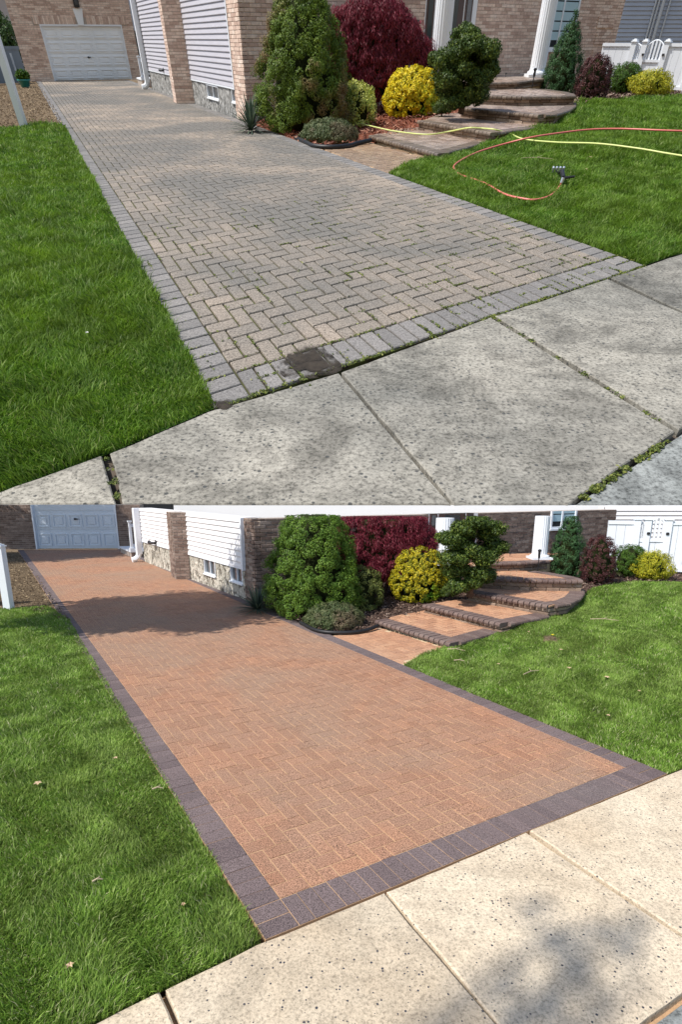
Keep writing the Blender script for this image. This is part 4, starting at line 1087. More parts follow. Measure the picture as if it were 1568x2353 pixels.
DL = dict(size=1.0, vp1=(-47, 1127), vp2=(3129, 1127), corner=(610, 2158), rcorner=(1535, 1777), nv=36, bu=0.1030,
    garage_line=[(84, 1263), (268, 1262)], gap=0.0064, bgap=0.004, bev=0.0022, jdepth=0.0035, joint='joint_sand', border='border_after', paver='paver_after',
    concrete='concrete_after', walk_bed=[(-300, 2600), (100, 2400), (280, 2316), (590, 2166), (887, 2045), (1213, 1907), (1535, 1774), (2420, 1412), (2420, 1655), (1660, 2228), (1300, 2500), (900, 2800), (-300, 2800)],
    slabs=[[(-150, 2520), (280, 2322), (366, 2280), (386, 2321), (430, 2430), (-150, 2700)],
           [(380, 2275), (590, 2171), (884, 2052), (1111, 2319), (1206, 2430), (438, 2430)],
           [(889, 2050), (1209, 1913), (1308, 1980), (1533, 2130), (1640, 2200), (1650, 2222), (1400, 2407), (1390, 2430), (1212, 2430), (1116, 2319)],
           [(1219, 1909), (1535, 1781), (1744, 1696), (2168, 1830), (1660, 2212), (1645, 2196), (1535, 2123), (1311, 1974)],
           [(1756, 1691), (2400, 1428), (2400, 1660), (2184, 1822)]],
    street=[(1660, 2236), (2400, 1686), (3000, 1900), (2400, 2900), (1400, 2900), (1000, 2760), (1398, 2430)],
    steps=[dict(bl=(871, 1441), br=(1022, 1486), fl=(866, 1425), fr=(1040, 1478), nf=2, top=[(866, 1425), (1040, 1478), (1140, 1450), (1165, 1440), (1150, 1412), (977, 1402), (920, 1412)]),
           dict(bl=(977, 1412), br=(1151, 1446), fl=(975, 1389), fr=(1155, 1433), nf=2, top=[(975, 1389), (1155, 1433), (1260, 1414), (1272, 1408), (1260, 1382), (1087, 1372), (1030, 1380)]),
           dict(bl=(1087, 1380), br=(1263, 1414), fl=(1076, 1359), fr=(1263, 1391), nf=5, top=[(1076, 1359), (1263, 1391), (1307, 1385), (1330, 1374), (1339, 1363), (1339, 1354), (1320, 1342), (1104, 1340), (1088, 1350)]),
           dict(bl=(1104, 1353), br=(1334, 1357), fl=(1106, 1327), fr=(1341, 1334), nf=6, top=[(1106, 1327), (1220, 1332), (1341, 1334), (1333, 1330), (1315, 1325), (1269, 1317), (1227, 1312), (1125, 1309), (1115, 1316)]),
           dict(bl=(1125, 1313), br=(1230, 1310), fl=(1121, 1294), fr=(1208, 1292), nf=2, top=[(1100, 1295), (1208, 1292), (1262, 1288), (1290, 1282), (1290, 1270), (980, 1274), (980, 1295)])],
    stepjoint='joint_step', steppaver='step_paver', nosing='nosing_dry', stone='stone_block', sb=0.10, gapstep=.010, nosew=0.10, pathpaver='step_paver',
    path=[(746, 1463), (918, 1532), (973, 1499), (1005, 1489), (1024, 1486), (871, 1441), (850, 1444)],
    steps_label='dry orange paved steps with pale mortar lines in the washed yard',
    house_label='brick and bright white sided house beside the clean orange driveway',
    zcut=1.52, siding='siding_white', stucco='stucco_after', brick='brick_shaded',
    house=dict(side=[(568, 1379), (333, 1290)], corner=(590, 1388), sb=(500, 1288), expo=0.105, pillar=[(405, 1331), (438, 1331), (394, 1322)], course=.067, brick=.22,
        windows=[(472, 1284, 497, 1320), (533, 1302, 560, 1337)], vent=(353, 1241, 372, 1254), wall_end=(1402, 1305),
        door=(985, 1100, 1098, 1279), front_window=(1264, 1180, 1322, 1214),
        columns=[(998, 1040, 1296, ''), (1223, 1257, 1284, '')], downspout=[(325, 1287), 6.0]),
    garage=dict(wall=[(-110, 1263), (330, 1261)], door=(75, 1100, 264, 1262), top=2.0, doorh=2.6, handle=1.6,
        label='garage with a shaded white panelled door where the clean orange driveway ends'),
    clouds=[(-.1, .94, .34), (.15, .84, .42), (-.25, .74, .42), (.5, .70, .38), (-.75, .62, .38), (.85, .56, .36), (-.2, .52, .46), (.42, .44, .42), (-.62, .40, .42), (-.35, .26, .40), (.45, .24, .40), (.1, .14, .36), (-.5, .13, .3)])
DU['walltop'] = U.hat(U.g(*DU['house']['corner']), -115); DU['garage']['top'] = U.hat(U.g(200, 185), -60); DL['walltop'] = 1.52

# ------------------------------------------------------------------ far ground and the terrace wall that carries the upper yard
mb = MB(); mb.poly([(-900, -600, -.24), (900, -600, -.24), (900, 1500, -.24), (-900, 1500, -.24)])
tag(mb.build('ground', MATS['terrain_soil'], L, None, (0, 0, -.24)), kind='structure')
wf = U.M @ Vector((0, YF, 0)); TW = 70
mb = MB(); mb.box((-TW, wf.y + .02, -.3), (2 * TW, 0, 0), (0, 1.2, 0), (0, 0, wf.z + .28), .5, .0)
tag(mb.build('retaining_wall', MATS['terrace_paint'], L, None, (0, wf.y, 0)), 'low white retaining wall between the washed yard and the terrace with the unwashed yard', 'wall')
mb = MB(); mb.prism([(-14, YF), (22, YF), (60, 95), (-60, 95)], -.6, -.26, .5)
tag(mb.build('hillside', MATS['terrain_soil'], U, None, (0, YF, 0)), kind='structure')

def poly_px(P, pts, z=None): return [tuple(P.g(q[0], q[1], q[2] if len(q) > 2 else 0.0)[:2]) for q in pts]
for P, D in ((U, DU), (L, DL)):
    build_ground(P, D); sidewalk(P, D)
    st = slab_poly(P, D['street'])
    if P is U: st = clip_half(st, (0, YF), (0, 1))
    mb = MB(); mb.prism(st, -.2, -.004, .5, .01); o = mb.build('street', MATS['street_concrete'], P, None, (*st[0], 0)); o['kind'] = 'structure'
    path(P, D); steps(P, D); house(P, D); garage(P, D)

# ------------------------------------------------------------------ ground heights on the house side, then beds and lawns
zu, zl = DU['zs'], DL['zs']
U.zf = [(*U.g(a, b, z)[:2], z) for a, b, z in [(893, 396, 0), (1000, 435, 0), (1120, 480, 0), (1300, 545, 0), (1483, 607, 0), (740, 338, 0), (650, 310, 0), (600, 296, 0), (1640, 560, 0),
    (996, 362, 0.0), (1060, 345, zu[1] * .5), (1129, 326, zu[1] - .02), (1190, 308, zu[2] * .8), (1239, 290, zu[2] - .03), (1290, 268, zu[2] + .05), (1322, 246, zu[2] + .10), (853, 327, 0.0), (905, 306, zu[1] * .6), (962, 299, zu[1] - .03), (1060, 266, zu[2] - .04), (1091, 240, zu[3] - .05),
    (1353, 232, zu[3]), (1455, 225, zu[3]), (1537, 222, zu[3]), (1640, 222, zu[3]), (1640, 400, zu[1]), (1300, 400, .10), (1240, 450, .04), (1450, 330, zu[2]), (780, 300, .03), (820, 275, .08)]]
L.zf = [(*L.g(a, b, z)[:2], z) for a, b, z in [(926, 1527, 0), (1030, 1570, 0), (1200, 1640, 0), (1400, 1722, 0), (1535, 1775, 0), (756, 1459, 0), (650, 1425, 0), (1700, 1700, 0),
    (1022, 1486, 0.0), (1085, 1468, zl[1] * .5), (1151, 1446, zl[1] - .02), (1205, 1430, zl[2] * .8), (1263, 1414, zl[2] - .03), (1310, 1396, zl[2] + .02), (1338, 1372, zl[2] + .05), (868, 1441, 0.0), (920, 1425, zl[1] * .6), (977, 1412, zl[1] - .03), (1087, 1380, zl[2] - .04), (1104, 1353, zl[3] - .05),
    (1365, 1348, zl[3]), (1470, 1338, zl[3]), (1537, 1335, zl[3]), (1640, 1335, zl[3]), (2000, 1335, zl[3]), (2100, 1540, 0), (1640, 1500, zl[1]), (1330, 1540, .06), (1250, 1580, .02), (1450, 1450, zl[2]), (800, 1430, .02)]]
zero = lambda x, y: x * 0.0
lawnU_l = poly_px(U, [(497, 932), (462, 868), (398, 750), (310, 588), (221, 423), (148, 292), (100, 286), (60, 291), (-260, 300), (-420, 1260), (-200, 1208), (30, 1114), (250, 1038)])
lawnU_l = clip_half(lawnU_l, (0, YF), (0, 1))
lawnU_r = poly_px(U, [(893, 397, 0), (1000, 437, 0), (1120, 480, 0), (1300, 546, 0), (1483, 607, 0), (1537, 589, 0), (1680, 546, 0), (1690, 400, zu[1]), (1690, 224, zu[3]), (1537, 223, zu[3]), (1455, 226, zu[3]), (1400, 228, zu[3]), (1353, 233, zu[3]), (1324, 248, zu[2]), (1307, 262, zu[2]), (1277, 275, zu[2]), (1239, 291, zu[2] - .03), (1200, 304, zu[2] * .7), (1130, 328, zu[1] - .02), (1060, 346, .05), (996, 364, 0), (973, 366, 0), (940, 378, 0)])
bedU = poly_px(U, [(574, 279), (600, 294), (650, 311), (700, 331), (742, 337), (853, 328), (905, 308, .1), (962, 297, zu[1]), (1062, 262, zu[2]), (1096, 236, zu[3]), (1110, 205, zu[3]), (1100, 182, zu[3]), (900, 210, zu[1]), (700, 250, 0)])
bedU2 = poly_px(U, [(1316, 242, zu[3]), (1355, 234, zu[3]), (1400, 229, zu[3]), (1455, 227, zu[3]), (1690, 225, zu[3]), (1690, 196, zu[3]), (1380, 200, zu[3]), (1240, 196, zu[3]), (1220, 204, zu[3]), (1270, 208, zu[3]), (1310, 214, zu[3]), (1326, 222, zu[3])])
soilU = poly_px(U, [(150, 294), (116, 232), (84, 186), (30, 186), (-60, 200), (-200, 300), (60, 292)])
lawnL_l = poly_px(L, [(600, 2163), (553, 2078), (470, 1942), (396, 1812), (290, 1640), (190, 1478), (160, 1425), (110, 1392), (47, 1396), (-260, 1415), (-400, 2600), (100, 2404), (280, 2318)])
lawnL_r = poly_px(L, [(926, 1528, 0), (1030, 1572, 0), (1200, 1641, 0), (1400, 1723, 0), (1535, 1777, 0), (2300, 1464, 0), (2250, 1400, zl[1]), (2000, 1337, zl[3]), (1537, 1336, zl[3]), (1470, 1337, zl[3]), (1400, 1342, zl[3]), (1352, 1352, zl[3]), (1340, 1376, zl[2]), (1318, 1392, zl[2]), (1290, 1404, zl[2]), (1263, 1415, zl[2] - .03), (1215, 1430, zl[2] * .7), (1153, 1448, zl[1] - .02), (1085, 1470, .04), (1022, 1488, 0), (973, 1501, 0)])
bedL = poly_px(L, [(592, 1384), (620, 1402), (660, 1424), (705, 1440), (758, 1456), (868, 1443), (925, 1425, .06), (977, 1408, zl[1]), (1087, 1374, zl[2]), (1106, 1350, zl[3]), (1125, 1316, zl[3]), (1115, 1298, zl[3]), (900, 1330, .15), (700, 1365, 0)])
bedL2 = poly_px(L, [(1334, 1358, zl[3]), (1365, 1349, zl[3]), (1400, 1342, zl[3]), (1470, 1338, zl[3]), (2000, 1337, zl[3]), (2000, 1310, zl[3]), (1400, 1312, zl[3]), (1260, 1308, zl[3]), (1232, 1312, zl[3]), (1275, 1319, zl[3]), (1320, 1327, zl[3]), (1342, 1336, zl[3])])
soilL = poly_px(L, [(160, 1428), (105, 1350), (42, 1268), (-60, 1268), (-200, 1290), (-250, 1415), (47, 1396)])
ZU = lambda x, y: U.z(x, y); ZL = lambda x, y: L.z(x, y)
def st(o): o['kind'] = 'structure'; return o
for P, pts, zf, cell, nm, mt in ((U, lawnU_l, zero, .6, 'lawn', 'turf_before'), (U, lawnU_r, ZU, .5, 'lawn', 'turf_before'), (U, bedU, ZU, .35, 'planting_bed', 'mulch_red'), (U, bedU2, ZU, .5, 'planting_bed', 'mulch_brown'),
                                 (U, soilU, zero, .6, 'soil_strip', 'soil_before'), (L, lawnL_l, zero, .4, 'lawn', 'turf_after'), (L, lawnL_r, ZL, .35, 'lawn', 'turf_after'), (L, bedL, ZL, .25, 'planting_bed', 'mulch_brown'),
                                 (L, bedL2, ZL, .3, 'planting_bed', 'mulch_brown'), (L, soilL, zero, .4, 'soil_strip', 'soil_after')):
    st(sheet(P, pts, zf, cell, nm, mt, (*pts[0], 0), dz=-.012))
# ground behind the fence and beside the house
for P, pts in ((U, [(1390, 203, zu[3]), (1760, 206, zu[3]), (1700, 140, zu[3]), (1390, 140, zu[3])]), (L, [(1400, 1314, zl[3]), (1760, 1315, zl[3]), (1700, 1230, zl[3]), (1400, 1230, zl[3])])):
    q = poly_px(P, pts); mb = MB(); mb.prism(q, -.2, pts[0][2] - .03, .5); st(mb.build('ground', MATS['terrain_soil'], P, None, (*q[0], 0)))
for P, pts in ((U, [(-420, 300), (-60, 200), (30, 186), (70, 187), (20, 150), (-700, 150)]), ):
    q = poly_px(P, pts); mb = MB(); mb.prism(q, -.2, -.03, .5); st(mb.build('ground', MATS['terrain_soil'], P, None, (*q[0], 0)))
grass(U, lawnU_l, 190000, .064, .0066, 'grass_before', 4.0, 11, label='thick dark green grass left of the dirty driveway')
grass(U, lawnU_r, 200000, .062, .0075, 'grass_before', 7.0, 12, zf=ZU, label='dark green grass the red hose lies on')
grass(L, lawnL_l, 200000, .032, .0034, 'grass_after', 2.6, 13, label='mown yellowish green grass left of the clean driveway')
grass(L, lawnL_r, 230000, .031, .0041, 'grass_after', 4.5, 14, zf=ZL, label='mown grass dotted with twigs beside the dry steps')
chips(U, bedU, 9000, .10, 'mulch_chips_red', 'mulch', 'wet red wood mulch chips in the bed below the maroon maple', 'mulch', 21, 14, ZU)
chips(U, bedU2, 5000, .10, 'mulch_chips_brown', 'mulch', 'brown mulch chips under the shrubs by the white fence, unwashed yard', 'mulch', 22, 18, ZU)
chips(L, bedL, 9000, .05, 'mulch_chips_brown', 'mulch', 'dull brown mulch chips in the shaded bed by the clean path', 'mulch', 23, 7, ZL)
chips(L, bedL2, 4000, .05, 'mulch_chips_brown', 'mulch', 'brown mulch chips under the shrubs by the white fence, washed yard', 'mulch', 24, 10, ZL)
chips(U, soilU, 9000, .06, 'soil_crumbs', 'soil', 'loose brown soil crumbs beside the stained driveway edge', 'soil', 25, 20)
chips(L, soilL, 7000, .05, 'soil_crumbs', 'soil', 'loose soil crumbs beside the purple-grey driveway edge', 'soil', 26, 9)

# ------------------------------------------------------------------ shrubs and trees
def cutz(P, px, py, z, row=1187): return float(P.hat(P.g(px, py, z), row)) if P is L else None
def both(name, cat, labu, labl, u, l, kind, mat, matl=None, **kw):
    kw2 = dict(kw); zu_ = kw.pop('zu', 0.0); zl_ = kw.pop('zl', 0.0); cut = kw.pop('cut', True); kw2 = dict(kw)
    shrub(U, name, labu, cat, *u, kind, mat, z0=zu_, **kw)
    shrub(L, name, labl, cat, *l, kind, matl or mat, z0=zl_, zcut=(cutz(L, l[0], l[1], zl_) if cut else None), **kw2)
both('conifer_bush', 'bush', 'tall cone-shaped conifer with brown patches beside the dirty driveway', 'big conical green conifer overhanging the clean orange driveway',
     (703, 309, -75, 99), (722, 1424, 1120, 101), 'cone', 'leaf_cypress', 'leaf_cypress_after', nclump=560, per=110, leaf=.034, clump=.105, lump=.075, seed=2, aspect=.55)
both('japanese_maple', 'tree', 'wide maroon weeping maple rising over the red mulch', 'wine-red weeping maple above the dark shaded bed',
     (852, 258, -24, 122), (880, 1366, 1120, 114), 'dome', 'leaf_maroon', ry=.24, nclump=760, per=76, leaf=.06, clump=.10, aspect=.16, droop=True, lift=.12, zu=.15, zl=.15, seed=4, lump=.09)
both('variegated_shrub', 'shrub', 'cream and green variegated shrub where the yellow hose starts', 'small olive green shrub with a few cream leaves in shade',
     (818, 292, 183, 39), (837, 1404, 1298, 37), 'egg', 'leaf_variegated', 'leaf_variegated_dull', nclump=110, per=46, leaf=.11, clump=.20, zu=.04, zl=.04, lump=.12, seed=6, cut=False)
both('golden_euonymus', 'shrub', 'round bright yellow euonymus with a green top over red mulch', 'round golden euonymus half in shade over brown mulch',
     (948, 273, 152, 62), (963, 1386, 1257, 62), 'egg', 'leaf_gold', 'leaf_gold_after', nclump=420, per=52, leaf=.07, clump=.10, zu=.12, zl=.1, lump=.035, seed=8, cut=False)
both('low_heather_mound', 'shrub', 'low grey-green mound bush at the dirty driveway edge', 'low clipped mound bush with its black edging beside clean pavers',
     (757, 329, 272, 63), (768, 1446, 1383, 66), 'dome', 'leaf_heather', nclump=330, per=44, leaf=.05, clump=.10, lump=.03, seed=10, cut=False)
both('spire_arborvitae', 'tree', 'slim pointed arborvitae in front of the window with blinds', 'slim arborvitae beside the porch column, cut by shade',
     (1286, 215, 22, 40), (1302, 1328, 1160, 40), 'spire', 'leaf_arborvitae', nclump=330, per=46, leaf=.07, clump=.13, aspect=.4, up=1.2, zu=zu[3], zl=zl[3], seed=12)
both('barberry_bush', 'bush', 'dark purple barberry bush against the sunlit tan brick', 'dark maroon barberry bush against shaded brown brick',
     (1355, 229, 123, 35), (1371, 1342, 1228, 35), 'egg', 'leaf_barberry', nclump=220, per=46, leaf=.075, clump=.14, zu=zu[3], zl=zl[3], seed=14, cut=False)
both('small_privet', 'shrub', 'small bright green shrub squeezed behind the purple barberry, unwashed yard', 'small green shrub squeezed behind the maroon barberry, washed yard',
     (1384, 214, 176, 12), (1397, 1326, 1290, 11), 'ball', 'leaf_boxwood', nclump=60, per=36, leaf=.16, clump=.25, zu=zu[3], zl=zl[3], seed=16, cut=False)
both('boxwood_ball', 'shrub', 'clipped dark green ball shrub in front of the plain white fence', 'round green shrub in front of the shaded white fence panel',
     (1425, 217, 143, 37), (1441, 1328, 1251, 37), 'ball', 'leaf_boxwood', nclump=260, per=44, leaf=.055, clump=.12, zu=zu[3], zl=zl[3], lump=.02, seed=18, cut=False)
both('gold_cypress_shrub', 'shrub', 'spreading yellow-green shrub below the scalloped gate, unwashed yard', 'spreading golden shrub below the sunlit gate, washed yard',
     (1490, 222, 157, 42), (1494, 1333, 1262, 42), 'mop', 'leaf_yellow_green', nclump=190, per=46, leaf=.09, clump=.17, zu=zu[3], zl=zl[3], lump=.10, seed=20, aspect=.35, cut=False)
both('low_yew', 'shrub', 'little dark green shrub between the yellow euonymus and the cypress, unwashed', 'little dark green shrub between the golden euonymus and the cypress, washed',
     (1016, 262, 222, 20), (1034, 1372, 1335, 20), 'dome', 'leaf_hinoki', nclump=80, per=36, leaf=.11, clump=.2, zu=.3, zl=.25, seed=22, cut=False)
hinoki(U, DU, 1060, 254, 64, 66, 'open dark green dwarf cypress with a bare leaning trunk by the wet steps', .42, 0)
hinoki(L, DL, 1080, 1366, 1160, 66, 'open dark dwarf cypress beside the dry orange steps', .36, 0, zcut=cutz(L, 1080, 1366, .36))
yucca(U, DU, 578, 306, 33, 'spiky blue-green yucca at the brick corner with a hose above it')
yucca(L, DL, 592, 1410, 33, 'spiky yucca half in shade at the corner of the clean driveway', seed=9)

# shade trees left of the picture whose shadows cross the clean driveway
def shade_tree(px, crown, r, n, label, leaf=.13):
    rg = np.random.default_rng(int(abs(crown[0]) * 10)); root = thing(L, 'shade_tree', px, label, 'tree'); c = np.array(crown)
    tr = MB(); b = np.array(px); tr.tube([b - E3 * .1, b + (c - b) * .4 + V3(.1, 0, 0), c], [.16, .11, .05], 10)
    for i in range(9):
        q = c + rdir(rg, 1)[0] * V3(r[0], r[1], r[2]) * .8; tr.tube([b + (c - b) * .6, (b + (c - b) * .6 + q) / 2 + E3 * .2, q], [.05, .035, .012], 6)
    tr.build('trunk', MATS['bark'], L, root, smooth=True)
    m_ = 130 if n > 5000 else 15; k = rdir(rg, m_) * V3(*r) * (rg.uniform(.1, 1, m_) ** .5)[:, None] + c
    ctr = np.repeat(k, n // m_, 0); lc = ctr + rdir(rg, len(ctr)) * (min(r) * .36 * rg.uniform(.2, 1, len(ctr)))[:, None]
    v, f = leaves_mesh(lc, unit_rows(rdir(rg, len(lc)) + V3(0, 0, .6)), rdir(rg, len(lc)), leaf, .7, rg)
    tris_object('crown', v, f, MATS['leaf_tree'], L, root, None, rg.random(len(lc)), nv=4)
shade_tree((-7.9, 6.2, 0), (-6.7, 6.3, 5.5), (2.35, 1.4, 1.3), 26000, 'leafy tree left of the clean driveway, casting the broad shadow across it', .12)
shade_tree((-14.5, 15.0, 0), (-13.4, 15.2, 5.6), (3.3, 2.0, 2.2), 30000, 'unseen leafy tree added to shade the garage of the clean driveway', .16)  # out of view, put in to darken the garage front
shade_tree((-8.2, -5.2, 0), (-7.25, -4.45, 12.0), (.50, .28, .4), 95, 'thin tree behind the viewer speckling the cream sidewalk with shadow', .11)

# ------------------------------------------------------------------ fences and neighbours on the right
def right_fence(P, D, O, E_, rowtop, labf, posts, segs, gates, zc):
    a = P.g(*O, zc); b = P.g(*E_, zc); e = unit(b - a); n = V3(e[1], -e[0], 0); n = -n if n[1] > 0 else n
    H = P.hat((a + b) / 2, rowtop) - zc; fr = (a, e, n)
    S = lambda px: float(np.dot(P.pl(px, rowtop + 15, a, n) - a, e))
    vinyl_fence(P, D, fr, 0, [(S(x0), S(x1), k) for x0, x1, k in segs], H, labf, [S(x) for x in posts], [S(g) for g in gates])
right_fence(U, DU, (1385, 203), (1560, 210), 99, 'white vinyl fence with scalloped gate beside the blue-grey neighbour wall', [1456, 1481, 1532, 1600],
            [(1385, 1451, 'panel'), (1460, 1476, 'slope'), (1486, 1527, 'arch'), (1537, 1660, 'panel')], [1484, 1531], zu[3])
right_fence(L, DL, (1398, 1312), (1560, 1317), 1197, 'white vinyl fence with scalloped gate, bright against white siding', [1464, 1488, 1536, 1600],
            [(1398, 1459, 'panel'), (1468, 1483, 'slope'), (1493, 1531, 'arch'), (1541, 1660, 'panel')], [1491, 1535], zl[3])
def neighbour(P, a, b, z0, z1, expo, mat, label, pipes=()):
    A = P.g(*a, z0); B = P.g(*b, z0); e = unit(B - A); n = V3(e[1], -e[0], 0); n = -n if n[1] > 0 else n; fr = (A, e, n); LW = np.linalg.norm(B - A)
    root = thing(P, 'neighbour_house', tuple(A), label, 'house'); m = MB(); fbox(m, fr, 0, LW, 0, z1 - z0, -.4, -.02); w = m.build('wall', MATS[mat], P, root); z = 0
    while z < z1 - z0 - .02:
        mb = MB(); z2 = min(z + expo, z1 - z0)
        for s in (0, LW): mb.v += [tuple(A + e * s + E3 * zz + n * d) for zz, d in ((z, -.02), (z, .03), (z + .01, .035), (z2, .002), (z2, -.02))]
        for t in range(5): mb.f.append((t, (t + 1) % 5, 5 + (t + 1) % 5, 5 + t)); mb.r.append(.5)
        mb.build('siding_board', MATS[mat], P, w); z += expo
    for px, rad in pipes:
        s = np.dot(P.pl(px, 60, A, n) - A, e); m = MB(); m.tube([A + e * s + n * .08, A + e * s + n * .08 + E3 * (z1 - z0)], rad, 8); m.build('pipe', MATS['grey_pipe'], P, root)
simple('grey_pipe', (0.45, 0.5, 0.56), 0.5, 0.4, 0.05, 4)
zt = U.hat(U.g(1500, 150, zu[3]), -70)
neighbour(U, (1350, 160), (1720, 160), zu[3], zt, .155, 'siding_blue', 'blue-grey sided neighbour house behind the white fence', [(1492, .05), (1499, .05), (1509, .09), (1524, .05)])
neighbour(L, (1380, 1262), (1760, 1262), zl[3], float(L.hat(L.g(1500, 1262, zl[3]), 1163)), .12, 'siding_white', 'white sided neighbour house behind the sunlit fence')
# ------------------------------------------------------------------ left edge: white fences, grey fence, pot, tree
def left_fence(P, D, foot, H, label):
    a = P.g(*foot); e = unit(V3(-1, .05, 0)); n = V3(0.05, -1, 0) * -1; n = V3(-.05, -1, 0); n = unit(n)
    vinyl_fence(P, D, (a, e, n), 0, [(.85, 2.6, 'panel'), (2.8, 5.4, 'panel')], H, label, [0, .8, 2.7, 5.5])
left_fence(U, DU, (55, 292), 2.0, 'white vinyl fence ending in a post above the dark green lawn')
left_fence(L, DL, (20, 1398), 1.05, 'white vinyl fence end beside the soil strip of the clean driveway')
a = U.g(66, 190); b = U.g(-120, 200); e = unit(b - a); n = V3(e[1], -e[0], 0); n = -n if n[1] > 0 else n; fr = (a, e, n)
gf = thing(U, 'grey_fence', tuple(a), 'dark grey board fence beside the garage behind the teal pot', 'fence'); HH = U.hat(a, 106)
for i in range(14):
    m = MB(); fbox(m, fr, .05 + i * .42, .05 + i * .42 + .41, .02, HH - .12, -.02, .02); m.build('board', MATS['grey_vinyl'], U, gf)
m = MB(); fbox(m, fr, 0, 6, HH - .12, HH, -.05, .05); m.build('rail', MATS['grey_vinyl'], U, gf)
m = MB(); q = a + e * .75 + n * .25; m.tube([q, q + E3 * (HH * .82)], .045, 10); tag(m.build('plastic_pole', MATS['grey_pipe'], U, None, tuple(q)), 'thin pale pole standing against the dark grey fence', 'pole')
shrub(U, 'backyard_tree', 'dark leafy tree behind the grey fence beside the garage', 'tree', 10, 172, 20, 60, 'ball', 'leaf_tree', nclump=160, per=40, leaf=.08, clump=.17)
c = U.g(-60, 160); nb_ = thing(U, 'backyard_house', tuple(c), 'pale grey house with white eave behind the dark backyard tree', 'house')
m = MB(); m.box(c, (13, 1.5, 0), (0, 3, 0), (0, 0, 6.0), .5); m.build('wall', MATS['siding_grey'], U, nb_)
m = MB(); m.box(c + V3(-.3, -.6, 4.4), (9.6, 1.1, 0), (0, .6, 0), (0, 0, .5), .5); m.build('eave', MATS['white_paint'], U, nb_)
p = U.g(59, 201); rd = 13 * U.depth(p) / F; pz = U.hat(p, 182)
pot = thing(U, 'flower_pot', tuple(p), 'teal glazed pot with a leafy plant beside the garage corner', 'pot')
m = MB(); m.lathe(p, [(rd * .62, 0), (rd * .7, .02), (rd * .96, pz * .8), (rd * 1.12, pz * .82), (rd * 1.12, pz), (rd * .98, pz), (rd * .9, pz * .9)], 24); m.build('pot', MATS['teal_glaze'], U, pot, smooth=True)
rg = np.random.default_rng(5); lc = p + V3(0, 0, pz + .12) + rdir(rg, 900) * V3(rd * 1.25, rd * 1.25, .22) * rg.uniform(.3, 1, 900)[:, None]
lc[:, 2] = np.maximum(lc[:, 2], pz * .86); v, f = leaves_mesh(lc, unit_rows(rdir(rg, 900) + V3(0, 0, .5)), rdir(rg, 900), .11, .6, rg)
tris_object('plant_leaves', v, f, MATS['leaf_boxwood'], U, pot, None, rg.random(900), nv=4)

# ------------------------------------------------------------------ back stoop with railing between garage and house
def stoop(P, D, foot, half, row_top_base, row_top_post, label, zc=None):
    b = P.g(*foot); w = half * P.depth(b) / F; hb = P.hat(b, row_top_base); hp = P.hat(b, row_top_post)
    root = thing(P, 'back_stoop', tuple(b), label, 'stoop'); e = unit(D['d2']); n = unit(-D['d1'])
    fr = (b + unit(D['d1']) * .0 - e * w, e, n)
    m = MB(); fbox(m, fr, 0, w * 4.5, -.02, hb - .05, -1.6, -.03); bs = m.build('base', MATS['mortar'], P, root)
    walling(P, bs, fr[0] - n * .03, e, n, 0, w * 4.5, 0, hb - .05, D['house']['course'], D['house']['brick'] * .8, D['brick'])
    m = MB(); fbox(m, fr, -.03, w * 4.5, hb - .05, hb, -1.6, .03); m.build('floor_slab', MATS['white_paint'], P, root)
    pw = w * .55
    m = MB(); fbox(m, fr, .0, pw, hb, hp, -pw, 0); m.build('post', MATS['vinyl_white'], P, root)
    m = MB(); fbox(m, fr, -.03, pw + .03, hb, hb + .08, -pw - .03, .03); fbox(m, fr, -.02, pw + .02, hp - .05, hp, -pw - .02, .02); m.build('post_trim', MATS['vinyl_white'], P, root)
    for z0, z1 in ((hb + .12, hb + .20), (hp - .20, hp - .10)): m = MB(); fbox(m, fr, pw, w * 4.5, z0, z1, -pw * .7, -pw * .3); m.build('rail', MATS['vinyl_white'], P, root)
    x = pw + .10
    while x < w * 4.5:
        m = MB(); fbox(m, fr, x, x + .05, hb + .2, hp - .2, -pw * .6, -pw * .4); m.build('baluster', MATS['vinyl_white'], P, root); x += .16
stoop(U, DU, (337, 199), 9, 181, 128, 'small back stoop with white railing behind the downspout of the dirty driveway')
stoop(L, DL, (313, 1280), 10, 1265, 1196, 'small back stoop with white railing beside the clean driveway')
# near-black wall behind the stoop, closing the gap between garage and house
for P, D, a_, b_, lab in ((U, DU, (325, 178), (420, 178), 'pale rear wing of the house seen past the stoop railing, unwashed yard'), (L, DL, (296, 1256), (400, 1256), 'rear wing of the house seen past the stoop railing, washed yard')):
    A = P.g(*a_); B = P.g(*b_); e = unit(B - A); n = V3(e[1], -e[0], 0); n = -n if n[1] > 0 else n; z1 = D['zcut'] or DU['garage']['top']
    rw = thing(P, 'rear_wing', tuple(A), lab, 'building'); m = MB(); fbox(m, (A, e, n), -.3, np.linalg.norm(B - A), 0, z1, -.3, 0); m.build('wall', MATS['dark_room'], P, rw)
    if P is U: m = MB(); fbox(m, (A, e, n), -.3, 3.0, 1.9, z1, 0, .05); m.build('siding_panel', MATS['siding_blue'], P, rw)

